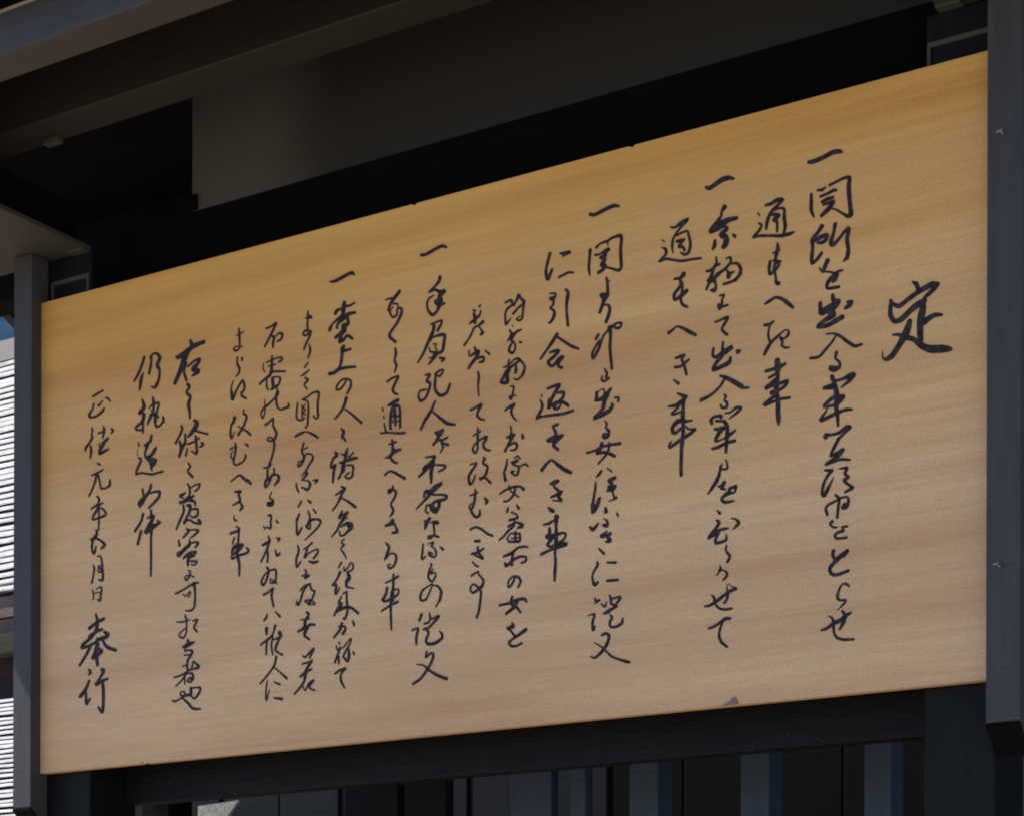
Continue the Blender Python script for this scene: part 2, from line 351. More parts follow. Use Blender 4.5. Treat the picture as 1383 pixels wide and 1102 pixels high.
INK = '''
3527,1183,25 3539,1174,71 3545,1159,64 3540,1150,31/3456,1143,19 3470,1129,51 3487,1119,78 3510,1131,77 3539,1146,83 3565,1156,89 3588,1163,92 3605,1159,60/3605,1161,78 3594,1149,77 3576,1136,69 3562,1127,39/3462,1141,52 3460,1120,71 3460,1098,76 3473,1077,71 3495,1080,91 3524,1101,93 3548,1114,106 3566,1120,89/3562,1117,74 3559,1093,111 3553,1064,111 3552,1031,101 3554,1006,86/3562,1057,106 3579,1066,93 3597,1072,71 3618,1069,47/3520,1070,76 3514,1049,116 3501,1024,117 3484,1000,94 3466,978,94 3449,971,71 3437,976,34 3435,997,15/3468,1038,34 3484,1036,53 3507,1024,78 3533,1013,77 3559,989,96 3583,976,112 3611,971,121 3634,967,100 3647,964,53
3196,1608,52 3212,1606,75 3244,1611,77 3275,1619,82 3296,1617,72 3306,1612,38/3206,1509,53 3206,1484,63 3206,1462,60 3215,1439,35/3225,1517,35 3241,1515,58 3253,1520,32/3265,1523,49 3289,1529,49 3313,1534,50 3329,1531,65 3327,1506,76 3329,1473,71 3333,1437,70 3334,1421,89 3322,1419,64 3307,1430,37 3289,1444,37 3272,1452,30/3235,1496,45 3258,1499,52 3279,1505,58 3289,1502,31/3241,1478,53 3258,1483,62 3277,1484,57/3279,1472,57 3255,1470,50 3244,1469,34/3279,1470,64 3265,1455,83 3251,1445,82 3239,1437,60/3241,1406,83 3227,1389,64 3211,1373,74 3211,1347,53 3209,1322,71/3213,1366,53 3238,1374,76 3258,1376,60 3255,1364,68 3241,1356,58 3227,1360,46/3284,1403,72 3279,1378,58 3271,1354,78 3276,1342,71 3293,1353,59 3314,1374,52 3328,1381,64 3322,1350,66 3326,1320,61 3324,1292,56/3210,1337,64 3208,1318,67 3210,1300,52 3227,1311,63 3241,1326,53/3326,1313,72 3323,1298,67 3311,1286,30/3260,1299,82 3250,1280,71 3245,1267,42 3233,1282,27/3245,1269,28 3266,1264,34 3280,1258,36/3309,1260,30 3293,1259,50 3273,1247,59 3259,1230,67 3259,1216,45 3276,1214,55 3297,1213,52/3293,1251,48 3283,1238,82 3276,1233,55/3276,1193,57 3280,1175,75 3297,1171,69 3280,1156,107 3252,1151,120 3238,1147,78 3236,1177,62/3266,1145,90 3280,1133,93 3252,1122,79 3228,1107,65 3259,1105,74 3290,1115,84 3308,1121,84/3235,1151,69 3273,1160,103/3316,1145,46 3330,1152,87 3337,1161,61 3323,1163,41/3256,1080,26 3280,1077,37 3301,1065,48 3325,1044,54 3349,1027,55 3370,1029,43/3287,1068,33 3273,1051,44 3252,1032,51 3232,1016,49 3204,1017,46/3289,1019,64 3286,1002,39 3299,988,45 3298,973,62 3280,966,54 3268,978,59 3291,975,38/3274,951,65 3281,932,72 3288,906,83 3291,883,94 3289,857,76 3293,831,61 3295,800,44/3286,935,46 3308,936,54 3329,942,75 3346,944,75 3329,927,69 3305,912,29/3281,926,48 3256,921,58 3246,920,52 3267,916,48 3288,915,46/3312,884,70 3281,887,74 3260,875,62 3249,865,52 3274,863,43 3295,869,78 3312,882,65/3339,841,35 3322,844,55 3295,840,58 3260,830,65 3237,826,58 3256,850,33 3267,867,26/3257,776,108 3253,779,66 3281,777,46 3302,781,59 3322,792,68 3336,789,43 3316,776,50 3302,765,47/3298,763,58 3285,742,62 3271,714,45 3295,721,59 3312,728,59 3298,711,61 3278,702,60 3255,691,51 3281,696,50 3305,699,45 3333,693,41/3252,675,33 3269,671,56 3279,671,41 3263,658,54 3249,634,54 3244,607,51 3252,600,69 3266,623,54 3281,649,16/3300,672,25 3317,671,48 3326,670,42 3317,655,53 3329,642,52 3314,636,54 3329,620,45 3343,609,52 3332,605,54 3317,599,39/3287,596,46 3299,582,50 3296,557,52 3293,527,49/3261,540,47 3256,560,50 3266,570,46 3284,576,42 3305,584,38 3325,584,38 3329,572,52 3322,554,62 3308,554,43 3317,565,54/3277,518,59 3269,512,35 3281,500,38 3293,499,31/3326,497,40 3308,497,34 3314,485,47 3299,484,50 3286,477,47 3292,465,43 3324,464,39/3281,430,62 3278,416,53/3327,424,59 3312,412,78/3280,429,45 3280,415,52 3291,397,63/3327,425,58 3306,412,77 3284,395,70 3269,377,65 3279,359,57 3300,358,55 3330,365,50/3331,319,41 3321,327,41 3309,326,31 3300,312,44 3294,290,51 3303,280,38 3321,278,41 3315,268,40 3294,251,15/3265,238,19 3279,227,43 3282,204,51 3284,184,38 3294,169,46 3315,161,47 3347,159,39/3243,197,41 3261,201,51 3282,213,66 3306,221,75 3324,233,60 3339,239,32/3309,248,36 3318,234,65 3315,215,62 3302,194,47
3055,1509,48 3074,1510,60 3092,1516,75 3112,1513,61 3092,1498,57 3073,1484,58 3062,1463,65 3057,1437,52/3029,1492,22 3035,1482,29/3078,1486,31 3100,1490,43 3117,1484,47 3117,1458,60 3121,1431,61 3116,1413,49/3076,1477,56 3100,1468,67 3082,1459,65 3093,1450,50 3094,1421,42/3031,1460,27 3042,1451,50 3031,1434,54 3013,1420,44 3035,1420,49 3071,1413,48 3107,1405,59 3135,1405,61 3150,1407,34/3095,1385,35 3096,1368,73 3091,1350,64 3089,1339,52/3080,1358,32 3103,1363,32/3093,1361,51 3089,1333,48 3084,1311,57 3089,1287,41 3091,1267,56 3100,1262,67/3080,1336,38 3107,1327,40 3093,1325,41/3071,1336,48 3068,1317,62 3070,1296,52 3084,1303,57 3100,1317,57/3054,1209,40 3070,1215,58 3088,1222,47 3107,1215,55 3129,1198,67 3148,1179,43/3052,1145,49 3070,1144,59 3084,1151,33/3070,1137,34 3065,1118,40 3068,1098,44 3074,1087,39/3052,1055,50 3061,1070,65 3074,1087,53 3092,1100,52 3108,1110,37 3122,1117,27 3133,1112,35 3131,1100,53 3117,1092,34 3104,1098,41 3113,1083,44 3110,1074,43 3120,1064,40 3135,1062,32/3094,1031,84 3099,1014,86 3099,1000,89/3122,1015,53 3101,1007,52 3058,1003,51/3096,1030,91 3094,1010,78 3097,987,71 3094,961,84 3092,936,88 3098,909,77 3098,876,85 3100,850,78 3100,835,36/3122,1015,53 3101,1009,59 3076,1005,61 3056,1005,40/3092,991,43 3076,984,46 3067,982,42/3094,976,52 3065,957,67 3056,951,61 3083,958,65 3108,959,58 3130,963,49 3123,950,60 3105,940,56 3076,935,76/3083,922,63 3051,902,64 3076,906,48 3105,911,47 3137,910,49
2851,1610,50 2864,1604,75 2886,1612,84 2907,1620,92 2928,1621,80 2947,1614,44/2916,1534,93 2907,1523,56 2904,1508,52 2890,1493,74 2873,1475,93 2866,1467,64 2887,1475,122 2907,1483,140 2928,1491,91 2959,1491,57/2914,1475,44 2925,1465,66 2904,1452,89 2921,1439,92 2921,1421,109 2913,1412,92/2883,1438,50 2882,1423,80 2876,1413,52/2944,1444,35 2952,1436,64/2887,1386,31 2889,1369,47 2880,1353,59 2870,1329,63 2859,1318,55/2854,1349,44 2866,1348,45 2887,1360,56 2901,1361,40/2922,1374,29 2935,1375,41 2937,1359,55 2915,1341,50 2891,1331,62 2877,1314,67/2939,1355,39 2960,1351,49 2972,1330,57 2963,1310,55 2953,1299,48/2923,1340,30 2932,1326,59 2949,1328,30/2932,1322,80 2929,1314,62/2898,1333,65 2880,1321,72 2863,1309,52 2854,1292,48/2880,1321,55 2887,1298,48 2882,1285,79 2870,1287,43/2972,1318,65 2953,1303,53 2932,1298,46 2913,1297,48/2925,1321,38 2934,1318,65/2899,1264,31 2915,1263,46 2908,1250,40 2908,1238,47 2901,1223,55 2896,1237,53 2912,1229,52 2929,1230,36/2884,1186,36 2901,1188,46 2929,1193,50 2919,1177,55 2908,1160,48 2919,1145,51 2927,1139,44/2912,1119,46 2910,1100,49 2909,1082,70/2879,1106,46 2877,1085,56 2888,1077,58 2916,1087,103 2940,1097,86/2909,1076,61 2888,1058,66 2878,1039,65 2909,1045,73 2933,1053,79 2938,1068,43/2957,1084,36 2969,1081,56 2959,1076,38/2902,1017,42 2923,1008,59 2954,989,59 2978,974,50/2918,1006,44 2905,987,51 2878,967,49 2853,957,58 2836,953,66/2923,1006,50 2950,987,53 2978,968,53 3000,964,36/2916,957,30 2923,950,48 2916,940,30 2926,930,48 2925,917,53 2909,918,38 2904,928,38/2920,900,34 2937,899,40 2957,910,49 2975,907,43 2961,895,53 2933,880,24/2875,875,56 2871,887,62 2885,895,49 2906,893,59 2906,884,35/2888,881,46 2909,877,40/2916,876,62 2927,859,59 2927,834,76 2925,810,70 2923,779,52/2883,857,37 2906,853,80 2930,858,49/2906,850,80 2889,828,62 2889,818,45 2909,821,33 2934,830,58 2954,841,48/2954,810,58 2923,807,59 2896,799,59 2875,797,45/2922,756,29 2927,744,33 2927,729,50 2913,728,36 2903,735,50 2910,744,32/2906,735,47 2896,708,51 2875,677,47 2872,674,46/2917,687,79 2910,675,52 2899,677,31/2955,669,55 2934,665,55/2901,715,58 2892,694,58 2875,674,49 2861,660,32/2896,678,28 2906,679,41 2917,686,42 2914,677,43 2908,671,62 2922,665,36/2958,670,52 2939,665,42 2933,654,85 2917,646,61 2908,637,47 2917,627,53 2933,625,50 2951,626,30/2958,667,51 2953,653,42 2939,650,39/2892,605,19 2903,594,58/2889,576,24 2900,566,69 2889,550,57 2875,535,71 2862,522,49 2884,534,82 2906,543,58 2931,545,36/2898,534,58 2889,518,51 2889,505,55 2909,505,52 2925,511,51 2924,528,22/2940,574,19 2956,569,36 2967,556,62 2958,547,51 2947,539,20/2925,493,36 2924,476,39 2937,459,56 2931,444,51 2927,441,42/2903,432,27 2906,421,43 2892,405,26/2901,419,54 2915,417,27 2928,407,45 2923,394,48 2913,387,33/2851,314,35 2868,314,47 2893,325,65 2918,340,60 2940,351,63 2960,355,46/2959,357,36 2942,365,17 2933,373,15 2927,363,25 2931,343,50 2927,326,48 2918,316,48/2873,347,17 2884,336,47 2886,319,44 2901,302,41 2920,296,44 2945,296,42/2865,244,44 2882,247,50 2907,259,57 2923,267,65 2940,266,45/2912,256,43 2904,237,48 2901,215,49 2910,196,50 2926,182,42 2932,179,22
2728,1512,31 2744,1508,44 2764,1517,70 2790,1524,51 2771,1509,52 2750,1491,42 2737,1472,49 2734,1451,50 2737,1429,24/2750,1482,52 2767,1486,44 2787,1487,41 2792,1473,47 2798,1444,56 2792,1420,60 2778,1416,52 2764,1425,29/2750,1463,55 2768,1462,65 2778,1463,38 2757,1446,56 2771,1441,50 2778,1429,47/2696,1479,21 2707,1471,24/2696,1455,21 2711,1446,54 2711,1430,57 2687,1412,36 2711,1416,47 2739,1407,45 2768,1398,47 2803,1396,44 2835,1393,41/2775,1357,83 2764,1344,57/2741,1347,37 2757,1345,44/2775,1354,85 2763,1344,63 2764,1322,56 2743,1301,64 2743,1282,51 2765,1289,78 2786,1302,73/2770,1330,46 2770,1308,50 2765,1278,49 2772,1261,51 2789,1250,38/2722,1182,64 2736,1189,46 2752,1197,35 2775,1186,53 2800,1169,65 2818,1158,50/2743,1348,38 2757,1347,44/2747,1099,40 2762,1101,60 2781,1104,34 2769,1092,51 2776,1075,49 2786,1041,50/2744,1071,45 2765,1070,48 2793,1086,46/2740,1033,27 2758,1018,54/2740,1033,24 2758,1017,51/2753,989,27 2773,978,60 2787,973,40 2769,960,88 2748,952,60 2721,953,29/2776,971,71 2774,940,64 2773,909,78 2775,877,64 2773,846,72 2769,815,65 2768,784,64 2767,753,64 2768,731,60/2758,946,47 2734,928,52 2748,926,42 2766,929,40/2806,896,35 2780,897,56 2759,902,83 2739,889,74 2737,874,67 2746,866,56 2769,878,49/2817,867,46 2794,871,36 2783,882,31/2817,866,49 2798,855,63 2769,844,62 2739,829,59 2727,825,54 2727,836,48 2734,841,29
2435,1616,55 2452,1610,63 2480,1616,70 2509,1622,73 2528,1623,61 2544,1617,34/2437,1501,65 2435,1477,57 2432,1445,56 2436,1420,33/2460,1504,57 2473,1513,39 2499,1516,49 2521,1523,48 2547,1524,61 2552,1511,62 2549,1482,63 2550,1450,65 2551,1421,65 2540,1415,54 2517,1425,40 2492,1435,40/2501,1512,34 2503,1503,34/2454,1481,39 2473,1480,42 2495,1490,39 2508,1489,47 2488,1476,65/2495,1471,57 2473,1469,50 2493,1460,59 2480,1445,91 2495,1439,53 2484,1428,64 2467,1422,62/2497,1400,42 2501,1383,58 2502,1357,55 2501,1341,69 2481,1340,40 2475,1351,38 2495,1350,30 2499,1338,58 2484,1322,58/2510,1388,23 2503,1388,23/2488,1344,94 2486,1325,66 2473,1294,63/2488,1315,38 2503,1312,46 2510,1298,62 2505,1277,70 2496,1259,59/2468,1224,51 2459,1211,59/2503,1232,35 2485,1213,47 2470,1180,63 2455,1157,62 2448,1152,54 2446,1168,51 2459,1189,47 2474,1205,43/2511,1234,73 2513,1211,59 2511,1179,63 2514,1140,58 2518,1106,54/2507,1238,80 2522,1241,61 2536,1248,43 2553,1244,45 2547,1232,54 2531,1233,43 2527,1242,40/2491,1111,33 2500,1094,50 2496,1082,50/2483,1088,39 2480,1080,38 2489,1071,45 2507,1077,46/2496,1085,31 2509,1078,34/2463,1041,63 2463,1020,56 2478,1018,59 2500,1030,75 2515,1044,53/2470,1043,25 2487,1048,28 2493,1028,46/2504,1026,66 2489,1003,66 2485,990,69/2528,1013,35 2543,1010,44 2541,998,45/2519,995,38 2517,985,38/2459,1017,64 2489,1013,62 2489,991,66 2471,971,76 2452,960,68 2482,966,77 2508,975,81 2521,989,58 2517,997,31/2539,998,0/2493,945,26 2500,934,47 2497,922,42 2508,910,56 2504,895,65 2491,892,56 2488,902,58 2501,904,43/2426,854,44 2452,856,44 2482,865,54 2512,866,52 2549,865,55/2482,876,66 2475,858,66 2462,847,56 2490,846,54 2512,838,59 2530,827,56/2508,875,33 2508,856,46 2493,832,49 2469,813,37/2481,789,46 2473,779,64 2462,771,30/2501,794,22 2519,780,37/2460,757,26 2458,734,49 2451,697,53 2447,664,57/2477,704,35 2468,682,65 2453,664,84/2531,758,68 2508,753,69 2520,742,56 2505,728,68 2534,733,53 2520,719,64/2503,722,48 2520,719,38 2527,699,39 2538,694,43 2507,687,20/2449,686,82 2449,660,63/2472,702,46 2460,675,58/2496,668,47 2498,656,79/2490,635,22 2503,624,48 2500,611,79 2487,615,44/2538,646,35 2542,636,41/2438,615,44 2451,606,75 2470,622,37/2502,592,36 2479,580,57 2498,579,60 2518,586,37 2505,575,64 2513,561,76 2498,560,43/2472,541,32 2492,522,45/2465,500,39 2468,490,57 2455,472,46 2448,454,41 2456,428,64 2469,435,46/2502,493,32 2535,489,51/2502,435,48 2543,433,48/2457,384,32 2465,374,56 2478,378,35 2457,368,28/2480,365,20 2495,354,45 2501,367,30/2512,388,37 2517,373,52 2518,360,44 2533,356,41 2548,370,54 2551,378,45 2530,377,39 2521,375,35/2538,350,55 2512,340,61 2489,331,39 2512,335,53/2513,325,26 2521,316,50 2513,302,54 2516,287,43 2536,285,48 2557,294,59 2560,309,39/2432,331,22 2453,335,38 2456,329,51 2449,306,51 2452,283,59 2458,295,37/2483,263,42 2495,268,51 2510,261,56 2507,241,60 2492,219,65 2471,201,55 2457,194,44 2442,200,23/2455,244,18 2480,228,31 2498,213,36 2519,193,43 2548,180,43 2572,171,55 2586,167,43
2286,1521,64 2278,1496,64 2271,1471,55 2273,1451,65 2279,1439,70 2294,1467,57/2324,1513,38 2341,1510,59 2364,1510,59 2334,1503,43/2319,1437,43 2338,1441,46 2357,1445,43 2374,1441,38/2345,1393,42 2355,1379,63 2351,1347,54/2286,1391,29 2307,1387,38 2304,1376,53 2285,1375,44 2300,1371,42 2300,1357,46/2352,1371,58 2349,1339,53 2351,1306,52 2355,1274,56/2307,1376,52 2286,1374,44 2300,1365,44 2298,1352,48 2287,1343,37 2302,1332,47 2302,1315,68 2291,1299,55 2281,1296,33/2314,1254,72 2300,1237,68 2277,1212,56 2251,1185,48/2314,1246,47 2338,1227,47 2369,1205,53 2395,1192,43/2285,1199,35 2300,1201,57 2321,1199,65 2300,1182,65 2281,1172,64 2287,1158,54 2301,1155,55 2320,1172,68 2337,1177,65 2320,1162,68 2320,1149,50 2333,1142,53/2278,1084,49 2301,1088,58 2324,1089,63 2308,1069,68 2293,1046,68 2284,1024,80/2312,1064,43 2339,1062,57 2335,1045,59 2316,1032,54 2305,1020,51/2335,1035,32 2354,1019,63/2255,1068,36 2257,1062,33/2249,1053,24 2257,1039,43 2257,1028,54/2286,1047,78 2284,1022,70/2312,1036,45 2299,1029,52 2305,1015,47 2320,1014,48 2328,1026,47 2324,1036,50 2343,1026,47 2358,1014,41/2251,1053,25 2259,1032,58 2251,1014,60 2236,995,51 2255,998,47 2297,996,49 2339,994,53 2375,998,47/2297,960,41 2320,963,55 2301,957,40 2309,939,62 2309,926,76 2278,916,69 2309,918,86 2337,925,57 2313,912,84 2301,898,62 2320,880,51/2257,824,74 2273,840,61 2294,851,45 2317,833,60 2343,813,69 2368,799,57/2290,775,48 2306,778,75 2323,780,51 2302,767,43 2317,752,56 2325,741,50/2292,731,42 2313,736,60 2334,744,55 2321,728,65 2334,713,39 2298,720,26/2281,700,32 2302,685,57/2281,700,29 2292,688,58 2304,682,44/2313,666,96 2312,637,61 2312,607,76 2312,581,77 2308,549,50 2310,519,57 2308,490,65 2307,459,42/2321,663,43 2287,648,53 2264,646,37/2287,632,54 2287,614,67 2274,606,58 2287,604,83 2314,607,61 2340,610,42 2348,602,46 2340,587,49 2321,580,46/2295,603,118 2287,588,67 2279,579,52 2291,571,49 2318,574,83 2354,571,65 2325,566,58 2287,560,48 2256,551,60
2114,1394,40 2136,1398,55 2141,1382,49 2122,1372,49 2114,1354,45 2116,1330,52 2119,1323,55 2136,1339,29/2137,1379,42 2125,1374,50/2167,1407,82 2156,1391,49 2147,1379,49/2172,1400,45 2187,1380,55 2166,1368,47 2145,1352,51/2187,1385,64 2183,1354,45 2180,1331,46 2169,1325,35 2158,1332,36 2172,1339,30/2142,1314,28 2144,1311,28/2130,1302,32 2139,1288,56 2132,1274,55 2121,1267,25/2178,1294,31 2160,1291,54 2144,1279,72 2138,1265,46/2147,1262,32 2133,1247,53 2130,1232,51 2144,1224,49 2154,1238,42 2150,1257,33 2138,1262,28/2169,1255,33 2177,1252,43/2130,1205,36 2127,1193,49 2122,1184,42 2107,1183,28/2126,1182,32 2147,1200,36 2166,1201,46 2182,1185,40 2191,1168,46 2185,1148,46 2176,1139,42/2172,1195,54 2144,1182,52 2122,1170,64 2107,1151,55/2157,1182,44 2155,1157,57/2132,1168,54 2116,1155,64 2097,1137,51 2123,1131,69 2122,1156,79/2188,1161,42 2179,1144,45 2163,1133,37 2148,1139,28/2157,1166,64 2155,1156,45/2135,1116,29 2148,1113,41 2146,1099,42 2142,1081,49 2137,1073,39 2131,1083,32 2148,1084,26 2160,1080,20/2115,1041,43 2132,1050,50 2153,1056,45 2140,1042,52 2140,1026,50 2150,1010,38 2162,999,21/2136,986,36 2139,968,41 2133,948,65/2122,952,47 2151,956,63/2148,953,55 2133,935,61 2114,908,55/2126,922,41 2151,930,45 2162,919,52 2155,907,45 2137,907,32/2181,953,36 2184,941,65/2152,879,36 2164,885,33 2174,873,35/2123,880,35 2120,859,49 2112,837,51 2117,811,61/2139,866,37 2164,871,42/2164,868,41 2145,861,38 2170,849,34 2192,854,39 2205,844,34/2170,849,48 2164,826,55 2152,823,38 2139,837,44 2152,836,24/2095,771,38 2121,781,48 2152,786,46 2177,781,46 2188,771,58/2130,793,29 2139,772,32 2168,750,36/2155,783,55 2149,760,51 2127,743,41 2110,744,35/2127,720,39 2124,708,55/2160,726,28 2169,712,56/2140,704,31 2158,695,31 2165,683,48 2149,680,47 2132,679,49/2127,659,43 2159,668,40 2184,654,74 2165,649,43/2152,675,42 2149,659,57 2127,644,52 2112,630,46 2093,619,39/2137,634,35 2124,620,38 2134,608,28 2159,605,53 2174,606,48 2174,627,37/2141,634,31 2174,629,37/2156,637,53 2156,605,53/2140,618,29 2171,617,32/2174,583,33 2190,585,45 2206,580,26/2129,608,36 2163,605,56/2110,563,45 2139,569,61 2170,585,42 2203,582,30/2149,573,60 2143,550,56 2143,530,55/2116,540,47 2122,530,59 2147,546,55 2174,554,51 2196,550,46 2196,537,50 2178,532,35/2157,491,44 2143,467,51 2130,459,40 2130,479,40 2147,492,42 2167,488,46 2177,473,55 2167,455,48/2094,404,44 2128,406,51 2159,413,58 2190,414,55 2200,403,41/2144,426,52 2140,405,65 2159,393,54 2177,371,45/2167,415,63 2151,391,69 2120,373,48/2144,340,45 2148,328,83 2124,326,40 2140,314,41 2156,294,56/2198,313,73 2171,299,62 2152,290,48 2132,277,56 2144,264,46 2164,264,48 2183,270,42
2017,1406,36 2012,1401,46/1987,1394,38 1998,1389,31/2017,1386,40 2014,1373,43 1998,1363,62 1974,1352,43/1990,1383,51 1995,1366,68 1995,1350,55/2027,1348,70 2008,1339,45 1992,1334,49 1979,1313,50 1963,1294,46 1952,1284,49/2008,1339,36 2021,1321,36 2025,1311,67 2016,1307,39/1993,1271,35 2000,1255,59/1971,1262,40 1974,1244,39 1992,1249,59 2010,1255,54 2002,1236,73 1982,1218,66 1970,1204,59/2002,1231,55 2027,1232,46 2029,1218,59 2013,1216,40/2035,1252,26 2053,1236,44/2007,1185,36 2011,1167,48/2007,1186,39 2011,1168,54 2008,1139,42 2011,1106,31/1978,1066,48 1993,1068,44 2015,1076,49 2021,1074,60 2009,1058,57 2005,1043,48 2018,1029,42 2033,1024,34/2007,1001,45 2007,978,54 2007,952,48 2006,928,46 1996,920,44 1987,934,44 1993,946,39 2012,959,39 2038,967,55 2042,961,56 2031,948,56 2030,935,50 2041,924,44 2057,919,36/2017,989,48 1988,978,30/2031,901,41 2038,893,41/1977,885,30 2003,885,46 1987,866,56 1971,844,56 1977,819,53 1990,828,46 1998,848,30/2033,894,66 2028,881,41 2046,868,47 2041,847,59 2032,835,52 2013,830,65 2035,833,44 2059,811,45/1998,799,42 1997,774,55 1992,750,56 1982,730,53 2000,707,50 2015,712,65 2016,729,32/1976,781,29 2006,788,43/1987,756,28 1974,747,36 1978,736,29 1990,740,29/2033,767,28 2045,753,69 2040,747,55/1979,669,49 2000,674,43 2023,664,45 2045,647,45 2067,636,44/1996,628,46 2015,627,46/1996,627,40 2018,624,40/1984,587,45 2008,589,53 2032,599,41/2008,607,50 2012,587,54 2032,564,39 1996,582,33/1987,562,28 1997,549,37 2011,542,36/1983,515,44 2009,525,40 2013,515,35 2031,494,49 2025,475,68 2001,461,55 1987,458,43 1979,474,45 1991,486,38 2005,478,41 2021,459,50 2019,426,53 2013,393,53 2005,374,53
1775,1621,53 1791,1618,60 1814,1623,67 1841,1630,69 1864,1633,63 1881,1624,36/1853,1531,71 1851,1519,72 1830,1501,54 1807,1488,38 1834,1492,44 1853,1481,61 1874,1480,69 1853,1468,100 1855,1446,120 1841,1443,61 1834,1453,48 1849,1459,36/1830,1474,29 1809,1467,43 1801,1450,47 1807,1426,51 1824,1409,59 1843,1419,63 1851,1434,83 1874,1439,41/1817,1379,41 1838,1382,40 1861,1384,45 1857,1369,56 1844,1353,59/1830,1371,79 1826,1353,68 1815,1326,64/1815,1331,34 1846,1337,43 1872,1335,49 1872,1315,65/1822,1349,72 1803,1315,68 1786,1286,60 1763,1259,36/1826,1336,35 1853,1334,41 1874,1332,56 1870,1306,67 1865,1282,67 1846,1277,57 1815,1288,37 1811,1301,32/1825,1311,22 1840,1308,30 1834,1297,29 1846,1288,24/1838,1277,119 1823,1258,67 1809,1246,39/1809,1268,25 1834,1262,37/1853,1260,46 1873,1253,49 1863,1247,56/1794,1212,38 1815,1210,51 1800,1192,58 1815,1180,55 1808,1156,60 1796,1136,54 1777,1128,52 1767,1144,49 1773,1162,45 1800,1163,33/1834,1208,44 1854,1217,48 1869,1215,42 1854,1198,49 1838,1204,42 1835,1183,58 1835,1158,60 1854,1134,58 1881,1137,64 1896,1166,47/1835,1118,44 1819,1090,67 1796,1063,71 1777,1034,56/1823,1087,35 1854,1060,53 1885,1036,61 1917,1027,40/1835,1015,40 1854,1003,81 1868,1016,58/1835,1014,37 1854,1011,83 1866,1018,56/1854,1007,79 1843,987,70 1828,974,57/1839,988,44 1866,984,49 1887,990,38/1862,978,50 1868,961,50 1858,944,36/1862,975,34 1889,964,52/1797,936,35 1820,935,48 1835,933,65 1820,915,64 1797,906,62 1785,896,38/1820,915,96 1801,896,64 1770,875,52/1828,917,87 1820,886,78 1820,855,62 1820,844,27/1834,905,31 1855,902,40 1878,895,48 1870,885,47 1849,880,34/1862,839,63 1840,830,107 1817,817,102 1797,820,71 1790,805,48/1820,813,75 1793,792,56 1759,768,34/1828,806,44 1863,801,43 1884,793,57 1874,784,61 1840,782,60 1817,773,50 1801,775,31/1855,783,66 1851,762,67 1840,747,73 1821,757,57 1820,772,65 1836,758,55/1801,772,43 1797,757,40 1809,745,35/1813,729,58 1798,712,77/1848,713,48 1828,708,44/1792,722,40 1805,720,54 1818,732,47 1801,711,74 1795,696,51/1818,714,28 1834,716,37 1851,708,44 1831,706,50 1833,688,46 1833,671,47 1815,663,63 1808,667,51 1831,669,40 1851,661,45/1788,646,37 1785,621,47 1782,599,49 1789,596,51 1799,605,26/1808,644,28 1831,646,40 1822,635,47 1825,632,27 1836,622,38 1841,605,47 1832,596,44 1813,606,42 1812,615,47 1828,607,29/1856,628,27 1869,617,55/1817,576,28 1823,570,44 1812,552,47 1810,528,43 1825,515,44 1838,530,47 1838,543,27 1819,543,49 1828,556,33/1827,506,30 1815,481,40 1799,455,40/1824,507,30 1789,492,44 1776,472,51 1779,458,54/1825,503,27 1848,496,41 1863,475,51 1858,448,50/1782,482,40 1777,465,49 1788,454,39 1807,465,37/1861,473,61 1857,453,51 1840,427,32/1782,409,62 1773,390,55/1813,411,31 1818,393,50 1811,379,44 1793,376,40/1825,389,41 1854,396,58 1829,374,51 1811,361,55 1790,358,43/1797,360,53 1811,344,53 1801,321,58 1808,307,55 1836,306,62 1865,320,63 1865,335,50 1854,346,21/1743,360,40 1768,363,47 1761,337,62 1761,309,43/1804,281,47 1799,262,44 1819,274,46 1831,268,56 1822,242,61 1801,215,60 1776,191,54 1747,178,49/1763,242,26 1790,237,35 1815,217,51 1851,196,58 1886,182,64
